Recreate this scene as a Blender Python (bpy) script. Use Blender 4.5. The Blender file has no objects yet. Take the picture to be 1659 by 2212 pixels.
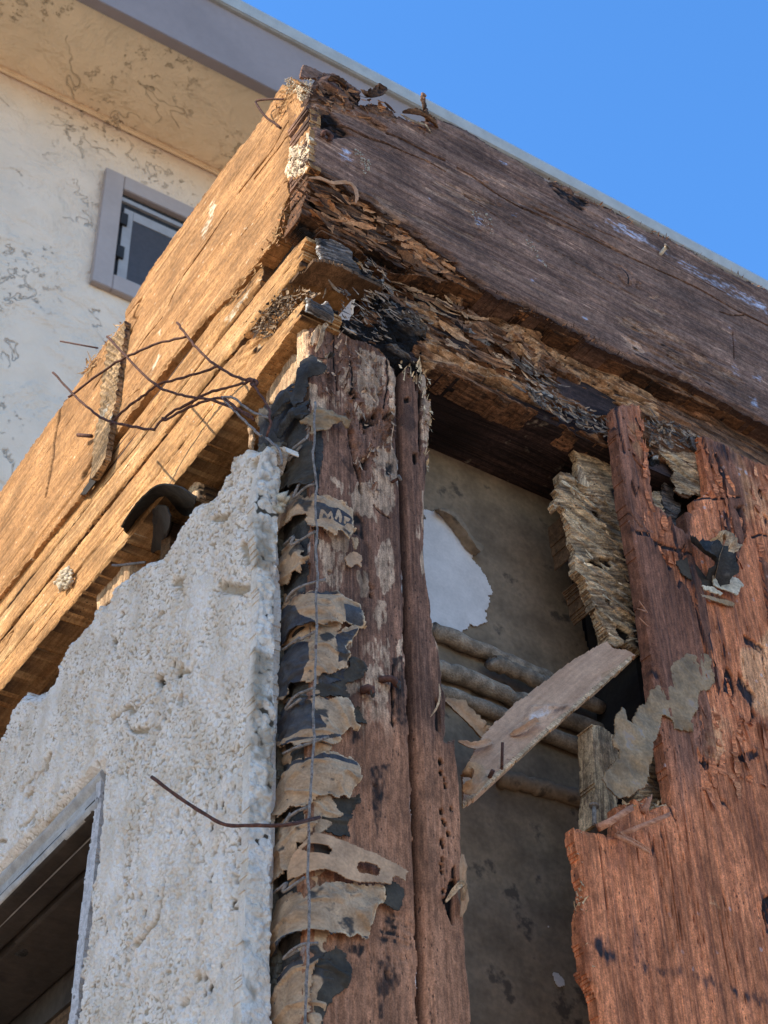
import bpy, math, random
import numpy as np
from mathutils import Matrix, Vector
random.seed(7); RNG = np.random.RandomState(7)
scene = bpy.context.scene
COL = scene.collection

# ------------------------------------------------------------------ camera
# world frame: corner of the building stands on x=0,y=0; +X runs along the right wall,
# +Y along the left wall, +Z up; metres.
MR = np.array([[0.83762572, -0.33657791, -0.4302307],
               [-0.54577731, -0.54824656, -0.63368197],
               [-0.02258915, 0.76559847, -0.64292201]])
CAM = np.array([-0.53464819, -0.89299689, 0.0])
FPX, CX, CY = 3700.0, 829.5, 1106.0
cd = bpy.data.cameras.new('camera'); cam = bpy.data.objects.new('camera', cd); COL.objects.link(cam)
m4 = Matrix.Identity(4)
for i in range(3):
    for j in range(3): m4[i][j] = MR[i][j]
    m4[i][3] = CAM[i]
cam.matrix_world = m4
cd.sensor_fit = 'HORIZONTAL'; cd.sensor_width = 36; cd.lens = FPX/1659*36
cd.clip_start = 0.05; cd.clip_end = 500
cd.dof.use_dof = True; cd.dof.focus_distance = 1.45; cd.dof.aperture_fstop = 45
scene.camera = cam

# ------------------------------------------------------------------ light
SUN = Vector((-0.76, 0.17, 0.60)).normalized()
w = bpy.data.worlds.new('World'); scene.world = w; w.use_nodes = True
wn = w.node_tree; bg = wn.nodes['Background']
sky = wn.nodes.new('ShaderNodeTexSky'); sky.sky_type = 'NISHITA'; sky.sun_disc = False
sky.sun_elevation = math.asin(SUN.z); sky.sun_rotation = math.atan2(SUN.x, SUN.y)
sky.air_density = 1.0; sky.dust_density = 0.0; sky.ozone_density = 6.0; sky.altitude = 200
hs = wn.nodes.new('ShaderNodeHueSaturation'); hs.inputs['Saturation'].default_value = 1.14; hs.inputs['Value'].default_value = .92
wn.links.new(sky.outputs[0], hs.inputs['Color']); wn.links.new(hs.outputs[0], bg.inputs[0]); bg.inputs[1].default_value = 0.15
sl = bpy.data.lights.new('sun', 'SUN'); sl.energy = 2.25; sl.angle = math.radians(0.5); sl.color = (1.0, 0.88, 0.70)
so = bpy.data.objects.new('sun', sl); COL.objects.link(so)
so.rotation_euler = SUN.to_track_quat('Z', 'Y').to_euler()
vs = scene.view_settings; vs.view_transform = 'Standard'; vs.look = 'None'; vs.gamma = 1; vs.exposure = 1.6
scene.cycles.max_bounces = 8; scene.cycles.diffuse_bounces = 5

# ------------------------------------------------------------------ maths helpers
CR = {'A': (493.7, 109.7, .3968), 'B': (548.6, 482.8, .2315), 'C': (795.5, 576.0, .3472), 'D': (1206.9, 822.9, .2725),
      'E': (548.6, 109.7, .248), 'F': (0, 658.3, .3968), 'G': (493.7, 713.2, .3968), 'H': (987.5, 822.9, .4048),
      'I': (0, 1261.8, .4294), 'J': (493.7, 1316.6, .4049), 'K': (987.5, 1426.4, .4048), 'M': (0, 0, .3968),
      'N': (987.5, 219.4, .4048), 'S': (0, 0, 1.0), 'Q': (592.5, 1042.3, .13228), 'R': (592.5, 1234.3, .17364),
      'T': (54.86, 685.7, .23148), 'U': (493.7, 685.7, .2881)}
def P(c, *pts):
    a, b, s = CR[c]
    return [(a+x*s, b+y*s) for x, y in pts]
def rays(px):
    px = np.asarray(px, float).reshape(-1, 2)
    d = np.stack([(px[:, 0]-CX)/FPX, -(px[:, 1]-CY)/FPX, -np.ones(len(px))], 1)
    return d @ MR.T
class Plane:
    def __init__(s, O, e1, e2, n):
        s.O, s.e1, s.e2, s.n = [np.array(v, float) for v in (O, e1, e2, n)]
    def uv(s, px):
        d = rays(px); t = ((s.O-CAM) @ s.n)/(d @ s.n)
        q = CAM+d*t[:, None]-s.O
        return np.stack([q @ s.e1, q @ s.e2], 1)
    def emb(s, a, b, h):
        return s.O+a[..., None]*s.e1+b[..., None]*s.e2+h[..., None]*s.n
def right(y=0.0): return Plane((0, y, 0), (1, 0, 0), (0, 0, 1), (0, -1, 0))
def left(x=0.0): return Plane((x, 0, 0), (0, 1, 0), (0, 0, 1), (-1, 0, 0))
def under(z): return Plane((0, 0, z), (1, 0, 0), (0, 1, 0), (0, 0, -1))
def tilted(O, e1, e2):
    e1 = np.array(e1, float); e1 /= np.linalg.norm(e1); e2 = np.array(e2, float); e2 -= e1*(e1 @ e2); e2 /= np.linalg.norm(e2)
    n = np.cross(e1, e2)
    if n @ (CAM-np.array(O)) < 0: n = -n
    return Plane(O, e1, e2, n)
class Corner:
    """surface bent round the vertical corner; s<0 on the left face, s>0 on the right face"""
    def __init__(s, off=0.004, r=0.014): s.off, s.r = off, r; s.L = left(-off); s.R = right(-off)
    def uv(s, px):
        l, r = s.L.uv(px), s.R.uv(px)
        isl = l[:, 0] > 0
        return np.where(isl[:, None], np.stack([-l[:, 0], l[:, 1]], 1), r)
    def emb(s, a, b, h):
        d = s.off+h; r = s.r
        th = np.clip((a/r+1)/2, 0, 1)*math.pi/2
        x = r-(r+d)*np.cos(th); y = r-(r+d)*np.sin(th)
        x = np.where(a > r, a, np.where(a < -r, -d, x)); y = np.where(a > r, -d, np.where(a < -r, -a, y))
        return np.stack([x, y, b], -1)
def p3(plane, px):
    uv = plane.uv(px); return plane.emb(uv[:, 0], uv[:, 1], np.zeros(len(uv)))

def _h(ix, iy, seed):
    n = (ix.astype(np.int64)*374761393+iy.astype(np.int64)*668265263+seed*2147483647) & 0xffffffff
    n = ((n ^ (n >> 13))*1274126177) & 0xffffffff
    n = ((n ^ (n >> 16))*2246822519) & 0xffffffff
    return ((n ^ (n >> 15)) & 0xffffff)/float(0xffffff)
def vn(x, y, seed=0):
    ix = np.floor(x); iy = np.floor(y); fx = x-ix; fy = y-iy
    fx = fx*fx*(3-2*fx); fy = fy*fy*(3-2*fy)
    a = _h(ix, iy, seed); b = _h(ix+1, iy, seed); c = _h(ix, iy+1, seed); d = _h(ix+1, iy+1, seed)
    return (a+(b-a)*fx+(c-a)*fy+(a-b-c+d)*fx*fy)*2-1
def fbm(x, y, o=4, seed=0, g=.5):
    t = 0; am = 1; s = 0
    for i in range(o):
        t = t+am*vn(x+i*17.3, y-i*9.1, seed+i*31); s += am; am *= g; x = x*2.03; y = y*2.03
    return t/s
def worley(x, y, seed=0):
    ix = np.floor(x); iy = np.floor(y); best = np.full(x.shape, 9.0)
    for i in (-1, 0, 1):
        for j in (-1, 0, 1):
            cx = ix+i; cy = iy+j
            px = cx+_h(cx, cy, seed); py = cy+_h(cx, cy, seed+77)
            best = np.minimum(best, (px-x)**2+(py-y)**2)
    return np.sqrt(best)
def ss(a, b, x): t = np.clip((x-a)/(b-a+1e-12), 0, 1); return t*t*(3-2*t)
def sdist(poly, X, Y, margin=.012):
    poly = np.asarray(poly, float); out = np.full(X.shape, -margin)
    x0, y0 = poly.min(0)-margin; x1, y1 = poly.max(0)+margin
    sel = (X > x0) & (X < x1) & (Y > y0) & (Y < y1)
    x = X[sel]; y = Y[sel]
    if x.size == 0: return out
    d = np.full(x.shape, 1e9); ins = np.zeros(x.shape, bool)
    n = len(poly)
    for i in range(n):
        ax, ay = poly[i]; bx, by = poly[(i+1) % n]
        ex, ey = bx-ax, by-ay; L = ex*ex+ey*ey+1e-18
        t = np.clip(((x-ax)*ex+(y-ay)*ey)/L, 0, 1)
        d = np.minimum(d, (x-ax-t*ex)**2+(y-ay-t*ey)**2)
        if ay != by: ins ^= ((ay > y) != (by > y)) & (x < (bx-ax)*(y-ay)/(by-ay)+ax)
    d = np.sqrt(d); out[sel] = np.where(ins, d, -d)
    return out
def pdist(pl, X, Y):
    pl = np.asarray(pl, float); m = .03; d = np.full(X.shape, 1.0)
    x0, y0 = pl.min(0)-m; x1, y1 = pl.max(0)+m
    sel = (X > x0) & (X < x1) & (Y > y0) & (Y < y1); x = X[sel]; y = Y[sel]
    if x.size == 0: return d
    q = np.full(x.shape, 1.0)
    for i in range(len(pl)-1):
        ax, ay = pl[i]; ex, ey = pl[i+1]-pl[i]; L = ex*ex+ey*ey+1e-18
        t = np.clip(((x-ax)*ex+(y-ay)*ey)/L, 0, 1)
        q = np.minimum(q, (x-ax-t*ex)**2+(y-ay-t*ey)**2)
    d[sel] = np.sqrt(q); return d

# ------------------------------------------------------------------ object helpers
def link(name, me, mat=None, parent=None):
    o = bpy.data.objects.new(name, me); COL.objects.link(o)
    if mat is not None and me is not None: me.materials.append(mat)
    if parent is not None: o.parent = parent
    return o
def tag(o, label=None, cat=None, group=None, kind=None):
    if label: o['label'] = label
    if cat: o['category'] = cat
    if group: o['group'] = group
    if kind: o['kind'] = kind
    return o
def thing(name, label, cat, loc=(0, 0, 0), group=None):
    o = bpy.data.objects.new(name, None); COL.objects.link(o); o.empty_display_size = .02
    return tag(o, label, cat, group)
def npmesh(name, V, quads, guv=None, msk=None, smooth=True):
    me = bpy.data.meshes.new(name)
    V = np.ascontiguousarray(V, np.float32); F = np.ascontiguousarray(quads, np.int32)
    me.vertices.add(len(V)); me.vertices.foreach_set('co', V.ravel())
    k = F.shape[1]
    me.loops.add(F.size); me.loops.foreach_set('vertex_index', F.ravel())
    me.polygons.add(len(F)); me.polygons.foreach_set('loop_start', np.arange(0, F.size, k, dtype=np.int32))
    me.polygons.foreach_set('loop_total', np.full(len(F), k, np.int32))
    if smooth: me.polygons.foreach_set('use_smooth', np.ones(len(F), bool))
    if guv is not None:
        a = me.attributes.new('guv', 'FLOAT_VECTOR', 'POINT'); a.data.foreach_set('vector', np.ascontiguousarray(guv, np.float32).ravel())
    if msk is not None:
        a = me.attributes.new('msk', 'FLOAT_COLOR', 'POINT'); a.data.foreach_set('color', np.ascontiguousarray(msk, np.float32).ravel())
    me.update(calc_edges=True); me.validate()
    return me

class Grid:
    def __init__(s, sf, A, B): s.sf, s.A, s.B = sf, A, B; z = np.zeros(A.shape); s.R = z.copy(); s.G = z.copy(); s.K = z.copy(); s.Z = z.copy(); s.cut = np.zeros(A.shape, bool)
    def m(s, c, pts, soft=.0015, jag=.002, fa=40, fb=160, seed=1):
        uv = s.sf.uv(P(c, *pts)); d = sdist(uv, s.A, s.B)
        if soft < .001: return ss(-soft, soft, d+jag*fbm(s.A*fa, s.B*fb, 3, seed))
        d = d+1.5*jag*fbm(s.A*fa, s.B*fb, 4, seed, .65); m_ = ss(-soft*1.3, soft*1.3, d)
        return m_*np.clip(.80+.55*ss(0, .012, d)*0+.75*fbm(s.A*fa*2.5+9, s.B*fb*2.5, 3, seed+50), 0.15, 1)
    def ln(s, c, pts, width, jag=.001, fa=40, fb=60, seed=1):
        uv = s.sf.uv(P(c, *pts)); d = pdist(uv, s.A+jag*vn(s.A*fa, s.B*fb, seed), s.B+jag*vn(s.A*fa, s.B*fb, seed+5))
        return 1-ss(width*.4, width, d)
    def sdp(s, c, pts): return sdist(s.sf.uv(P(c, *pts)), s.A, s.B)
    def lin(s, c, pts): return pdist(s.sf.uv(P(c, *pts)), s.A, s.B)

def slab(name, sf, poly, fn=None, res=.001, thick=.02, mat=None, parent=None, jag=(.001, 60, 60), holes=(), off=(0, 0), gang=0.0, seed=3, back=True, edge=0.0, flare=None):
    """sheet with real thickness: outline -> fine height field -> side walls -> back"""
    poly = np.asarray(poly, float); uv = sf.uv(poly)
    a0, b0 = uv.min(0)-.002; a1, b1 = uv.max(0)+.002
    na = int((a1-a0)/res)+2; nb = int((b1-b0)/res)+2
    A, B = np.meshgrid(a0+np.arange(na)*res, b0+np.arange(nb)*res, indexing='ij')
    g = Grid(sf, A, B)
    wj = 1.7*jag[0]*fbm(A*jag[1], B*jag[2], 4, seed, .6)
    sd = sdist(uv, A, B)+wj
    for hpoly in holes:
        sd = np.minimum(sd, -sdist(sf.uv(hpoly), A, B)+wj)
    g.sd = sd
    h = fn(g) if fn else np.zeros(A.shape)
    if edge: h = h-edge*(1-ss(0, edge*2, sd))
    keepv = (sd > 0) & ~g.cut
    q = keepv[:-1, :-1] & keepv[1:, :-1] & keepv[1:, 1:] & keepv[:-1, 1:]
    idx = np.arange(A.size).reshape(A.shape)
    F = np.stack([idx[:-1, :-1][q], idx[1:, :-1][q], idx[1:, 1:][q], idx[:-1, 1:][q]], 1)
    # boundary edges
    qp = np.pad(q, 1)
    def be(mask, i0, i1): return np.stack([i0[mask], i1[mask]], 1)
    E = []
    c = qp[1:-1, 1:-1]
    E.append(be(c & ~qp[:-2, 1:-1], idx[:-1, 1:], idx[:-1, :-1]))
    E.append(be(c & ~qp[2:, 1:-1], idx[1:, :-1], idx[1:, 1:]))
    E.append(be(c & ~qp[1:-1, :-2], idx[:-1, :-1], idx[1:, :-1]))
    E.append(be(c & ~qp[1:-1, 2:], idx[1:, 1:], idx[:-1, 1:]))
    E = np.concatenate(E)
    front = sf.emb(A, B, h).reshape(-1, 3)
    hb = np.full(A.shape, -thick) if np.isscalar(thick) else -thick
    if flare is not None: hb = hb+(h if flare else 0)
    backv = sf.emb(A, B, hb).reshape(-1, 3)
    ca, sa = math.cos(gang), math.sin(gang)
    gu = np.stack([A*ca+B*sa+off[0], -A*sa+B*ca+off[1], h], -1).reshape(-1, 3)
    gb = gu.copy(); gb[:, 2] = hb.ravel()
    mk = np.stack([g.R, g.G, g.K, g.Z], -1).reshape(-1, 4).clip(0, 1)
    thick_big = (not np.isscalar(thick)) or thick > .006
    n = A.size
    # middle ring for textured sides
    S = np.stack([E[:, 1], E[:, 0], E[:, 0]+n, E[:, 1]+n], 1)
    faces = [F, S]
    if back: faces.append(F[:, ::-1]+n)
    F = np.concatenate(faces)
    V = np.concatenate([front, backv]); GU = np.concatenate([gu, gb]); MK = np.concatenate([mk, mk*(np.array([.0, .25, .0, 1.0]) if thick_big else 1.0)])
    used = np.zeros(2*n, bool); used[F.ravel()] = True
    rem = np.cumsum(used)-1
    # orientation check
    nn = np.cross(V[F[0, 1]]-V[F[0, 0]], V[F[0, 3]]-V[F[0, 0]]) if len(F) else np.zeros(3)
    nd = getattr(sf, 'n', None)
    if nd is None: nd = np.array([-1., -1, 0])
    F = rem[F]
    if nn @ nd < 0: F = F[:, ::-1]
    me = npmesh(name, V[used], F, GU[used], MK[used])
    try: me.set_sharp_from_angle(angle=math.radians(55))
    except Exception: pass
    return link(name, me, mat, parent)

def smoothline(pts, n=6):
    pts = np.asarray(pts, float); p = np.vstack([2*pts[0]-pts[1], pts, 2*pts[-1]-pts[-2]]); out = []
    for i in range(1, len(p)-2):
        for k in range(n):
            t = k/n; a, b, c, d = p[i-1], p[i], p[i+1], p[i+2]
            out.append(.5*((2*b)+(-a+c)*t+(2*a-5*b+4*c-d)*t*t+(-a+3*b-3*c+d)*t**3))
    out.append(pts[-1]); return np.array(out)
def tube(name, pts, r, mat, parent=None, n=8, smooth=6, rough=0.0, seed=0, taper=None):
    p = smoothline(pts, smooth) if smooth else np.asarray(pts, float)
    if rough: p = p+np.random.RandomState(seed).normal(0, rough, p.shape)
    V = []; L = len(p); up = np.array([.3, .2, .93])
    rs = np.random.RandomState(seed+3)
    for i in range(L):
        t = p[min(i+1, L-1)]-p[max(i-1, 0)]; t /= np.linalg.norm(t)+1e-12
        u = np.cross(t, up); u /= np.linalg.norm(u)+1e-12; v = np.cross(t, u)
        rr = r*(1+rs.uniform(-.1, .1)) if rough else r
        if taper: rr *= taper[0]+(taper[1]-taper[0])*i/(L-1)
        for k in range(n):
            a = 2*math.pi*k/n; V.append(p[i]+rr*(math.cos(a)*u+math.sin(a)*v))
    F = []
    for i in range(L-1):
        for k in range(n):
            F.append([i*n+k, i*n+(k+1) % n, (i+1)*n+(k+1) % n, (i+1)*n+k])
    me = bpy.data.meshes.new(name)
    me.from_pydata([tuple(v) for v in V], [], F+[list(range(n))[::-1], [(L-1)*n+k for k in range(n)]])
    me.polygons.foreach_set('use_smooth', np.ones(len(me.polygons), bool)); me.update()
    a = me.attributes.new('guv', 'FLOAT_VECTOR', 'POINT'); a.data.foreach_set('vector', np.array(V, np.float32).ravel())
    return link(name, me, mat, parent)
def box(name, lo, hi, mat, parent=None, bev=0.0):
    x0, y0, z0 = lo; x1, y1, z1 = hi
    V = [(x0, y0, z0), (x1, y0, z0), (x1, y1, z0), (x0, y1, z0), (x0, y0, z1), (x1, y0, z1), (x1, y1, z1), (x0, y1, z1)]
    F = [(0, 3, 2, 1), (4, 5, 6, 7), (0, 1, 5, 4), (1, 2, 6, 5), (2, 3, 7, 6), (3, 0, 4, 7)]
    me = bpy.data.meshes.new(name); me.from_pydata(V, [], F); me.update()
    if bev:
        import bmesh
        bm = bmesh.new(); bm.from_mesh(me); bmesh.ops.bevel(bm, geom=bm.edges[:], offset=bev, segments=2, affect='EDGES'); bm.to_mesh(me); bm.free()
    a = me.attributes.new('guv', 'FLOAT_VECTOR', 'POINT')
    a.data.foreach_set('vector', np.array([tuple(v.co) for v in me.vertices], np.float32).ravel())
    return link(name, me, mat, parent)
def prism(name, poly3, depth, mat, parent=None):
    """flat polygon given by 3D points, pushed along vector depth"""
    n = len(poly3); V = [tuple(p) for p in poly3]+[tuple(np.asarray(p)+depth) for p in poly3]
    F = [list(range(n)), list(range(2*n-1, n-1, -1))]+[[i, i+n, (i+1) % n+n, (i+1) % n] for i in range(n)]
    me = bpy.data.meshes.new(name); me.from_pydata(V, [], F); me.update()
    import bmesh
    bm = bmesh.new(); bm.from_mesh(me); bmesh.ops.recalc_face_normals(bm, faces=bm.faces[:]); bm.to_mesh(me); bm.free()
    a = me.attributes.new('guv', 'FLOAT_VECTOR', 'POINT'); a.data.foreach_set('vector', np.array(V, np.float32).ravel())
    return link(name, me, mat, parent)

def flakes(name, sf, regions, n, mat, parent, L=(.006, .03), W=(.0008, .003), ang=(0, .2), lift=(.001, .006), base=(0, .002), seg=5, seed=0, tone=(0, 1), dark=0, curl=0):
    """loose splinters and torn fibres standing off a rotted surface"""
    rs = np.random.RandomState(seed); polys = [sf.uv(P(c, *p)) for c, p in regions]
    areas = []
    for p in polys:
        x, y = p[:, 0], p[:, 1]; areas.append(abs(np.dot(x, np.roll(y, 1))-np.dot(y, np.roll(x, 1)))/2)
    areas = np.array(areas); areas /= areas.sum()
    V = []; F = []; G = []; Mk = []
    for pi, p in enumerate(polys):
        k = int(n*areas[pi])+1; got = 0; lo = p.min(0); hi = p.max(0)
        while got < k:
            q = rs.uniform(lo, hi, (k*2, 2)); d = sdist(p, q[:, 0], q[:, 1]); q = q[d > 0][:k-got]
            for c in q:
                l = rs.uniform(*L)*(rs.rand()*.7+.15); wd = rs.uniform(*W); th = rs.normal(ang[0], ang[1]); dr = np.array([math.cos(th), math.sin(th)])
                if rs.rand() < .5: dr = -dr
                pr = np.array([-dr[1], dr[0]]); lf = rs.uniform(*lift); hb = rs.uniform(*base); tn = rs.uniform(*tone); base_i = len(V)
                tw = rs.uniform(-.8, .8); bend = rs.uniform(-.25, .25); o2 = rs.uniform(0, 9, 2)
                for i in range(seg+1):
                    t = i/seg; cc = c+dr*l*t+pr*bend*l*t*t; ww = wd*(1-.75*t**3)*(1+rs.uniform(-.45, .45))+.0002
                    hh = hb+lf*t**1.7
                    for sgn in (-1, 1):
                        q2 = cc+pr*sgn*ww*.5; V.append((q2[0], q2[1], hh+sgn*ww*tw*t+curl*ww*abs(sgn))); G.append((l*t+o2[0], sgn*ww*.5+o2[1], 0)); Mk.append((tn, dark, 0, 0))
                for i in range(seg):
                    b = base_i+2*i; F.append((b, b+1, b+3, b+2))
            got += len(q)
    V = np.array(V); V3 = sf.emb(V[:, 0], V[:, 1], V[:, 2])
    me = npmesh(name, V3, np.array(F), np.array(G), np.array(Mk), smooth=True)
    o = link(name, me, mat, parent)
    o['kind'] = 'stuff'
    return o
def crumbs(name, sf, regions, n, mat, parent, S=(.0008, .003), base=(0, .002), seed=0, tone=(0, 1)):
    rs = np.random.RandomState(seed); polys = [sf.uv(P(c, *p)) for c, p in regions]
    oc = np.array([(1, 0, 0), (-1, 0, 0), (0, 1, 0), (0, -1, 0), (0, 0, 1), (0, 0, -1)], float)
    of = np.array([(0, 2, 4), (2, 1, 4), (1, 3, 4), (3, 0, 4), (2, 0, 5), (1, 2, 5), (3, 1, 5), (0, 3, 5)])
    V = []; F = []; Mk = []
    for p in polys:
        lo = p.min(0); hi = p.max(0); q = rs.uniform(lo, hi, (n*6, 2)); q = q[sdist(p, q[:, 0], q[:, 1]) > 0][:max(1, n//len(polys))]
        for c in q:
            s = rs.uniform(*S)*rs.rand()**.7+S[0]*.5; o = oc*s*rs.uniform(.6, 1.4, (6, 1)); th = rs.uniform(0, 6.28)
            o = o @ np.array([[math.cos(th), -math.sin(th), 0], [math.sin(th), math.cos(th), 0], [0, 0, 1]]).T
            o += np.array([c[0], c[1], rs.uniform(*base)]); F += [tuple(f+len(V)*0+len(V)) for f in of]; V += list(o); Mk += [(rs.uniform(*tone), 0, 0, 0)]*6
    V = np.array(V); V3 = sf.emb(V[:, 0], V[:, 1], V[:, 2])
    me = npmesh(name, V3, np.array(F), V, np.array(Mk), smooth=False)
    o = link(name, me, mat, parent); o['kind'] = 'stuff'
    return o

def loft(name, curves, mat, parent, thick=.001, n=24, m=10, rough=.0006, seed=0):
    """sheet stretched between two or more 3D curves, given thickness"""
    cs = []
    for c in curves:
        p = smoothline(c, 8); t = np.linspace(0, len(p)-1, n); i0 = np.floor(t).astype(int).clip(0, len(p)-2); f = (t-i0)[:, None]
        cs.append(p[i0]*(1-f)+p[i0+1]*f)
    cs = np.array(cs); k = len(cs); G = []
    for j in range(m):
        u = j/(m-1)*(k-1); i = min(int(u), k-2); f = u-i; f = f*f*(3-2*f) if k > 2 else f; G.append(cs[i]*(1-f)+cs[i+1]*f)
    G = np.array(G); rs = np.random.RandomState(seed); G = G+rs.normal(0, rough, G.shape)
    du = np.gradient(G, axis=0); dv = np.gradient(G, axis=1); N = np.cross(du, dv); N /= np.linalg.norm(N, axis=-1, keepdims=True)+1e-9
    V = np.concatenate([G.reshape(-1, 3), (G-N*thick).reshape(-1, 3)]); o = n*m; F = []
    for j in range(m-1):
        for i in range(n-1):
            a = j*n+i; F.append((a, a+1, a+n+1, a+n)); F.append((a+o, a+n+o, a+n+1+o, a+1+o))
    for i in range(n-1):
        F.append((i, i+o, i+1+o, i+1)); a = (m-1)*n+i; F.append((a, a+1, a+1+o, a+o))
    for j in range(m-1):
        a = j*n; F.append((a, a+n, a+n+o, a+o)); a = j*n+n-1; F.append((a, a+o, a+n+o, a+n))
    me = npmesh(name, V, np.array(F), V, np.zeros((len(V), 4)))
    try: me.set_sharp_from_angle(angle=math.radians(60))
    except Exception: pass
    return link(name, me, mat, parent)

# ------------------------------------------------------------------ materials
class NT:
    def __init__(s, name):
        s.mat = bpy.data.materials.new(name); s.mat.use_nodes = True; s.t = s.mat.node_tree; s.b = s.t.nodes['Principled BSDF']
    def n(s, typ, **kw):
        o = s.t.nodes.new(typ)
        for k, v in kw.items(): setattr(o, k, v)
        return o
    def set(s, sock, v):
        if hasattr(v, 'is_output'): s.t.links.new(v, sock)
        elif isinstance(v, (tuple, list)) and len(v) == 3 and sock.type == 'RGBA': sock.default_value = (*v, 1)
        else: sock.default_value = v
    def attr(s, name): return s.n('ShaderNodeAttribute', attribute_name=name)
    def vm(s, v, sc):
        o = s.n('ShaderNodeVectorMath', operation='MULTIPLY'); s.set(o.inputs[0], v); o.inputs[1].default_value = sc; return o.outputs[0]
    def noise(s, v, scale=1, detail=4, rough=.55, dist=0):
        o = s.n('ShaderNodeTexNoise'); s.set(o.inputs['Vector'], v); o.inputs['Scale'].default_value = scale; o.inputs['Detail'].default_value = detail
        o.inputs['Roughness'].default_value = rough; o.inputs['Distortion'].default_value = dist; return o.outputs['Fac']
    def vor(s, v, scale=1, feat='F1'):
        o = s.n('ShaderNodeTexVoronoi', feature=feat); s.set(o.inputs['Vector'], v); o.inputs['Scale'].default_value = scale; return o.outputs['Distance']
    def math(s, op, a, b=0.0, c=0.0):
        o = s.n('ShaderNodeMath', operation=op); s.set(o.inputs[0], a); s.set(o.inputs[1], b)
        if op == 'MULTIPLY_ADD': s.set(o.inputs[2], c)
        return o.outputs[0]
    def rng(s, v, a, b, c=0., d=1.):
        o = s.n('ShaderNodeMapRange'); o.interpolation_type = 'SMOOTHSTEP'; s.set(o.inputs[0], v)
        for i, q in enumerate((a, b, c, d)): o.inputs[i+1].default_value = q
        return o.outputs[0]
    def mix(s, f, a, b, mode='MIX'):
        o = s.n('ShaderNodeMix', data_type='RGBA', blend_type=mode); s.set(o.inputs[0], f); s.set(o.inputs[6], a); s.set(o.inputs[7], b); return o.outputs[2]
    def gray(s, v):
        o = s.n('ShaderNodeCombineColor'); [s.set(o.inputs[i], v) for i in range(3)]; return o.outputs[0]
    def bump(s, hgt, dist, strength=1, nrm=None):
        o = s.n('ShaderNodeBump'); s.set(o.inputs['Height'], hgt); o.inputs['Distance'].default_value = dist; o.inputs['Strength'].default_value = strength
        if nrm is not None: s.set(o.inputs['Normal'], nrm)
        return o.outputs[0]
    def done(s, col, rough=.85, spec=.25, nrm=None, metal=0.0):
        s.set(s.b.inputs['Base Color'], col); s.set(s.b.inputs['Roughness'], rough); s.b.inputs['Specular IOR Level'].default_value = spec
        s.b.inputs['Metallic'].default_value = metal
        if nrm is not None: s.set(s.b.inputs['Normal'], nrm)
        return s.mat
    def msk(s):
        a = s.attr('msk'); o = s.n('ShaderNodeSeparateColor'); s.t.links.new(a.outputs['Color'], o.inputs[0]); return o.outputs[0], o.outputs[1], o.outputs[2], a.outputs['Alpha']

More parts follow.
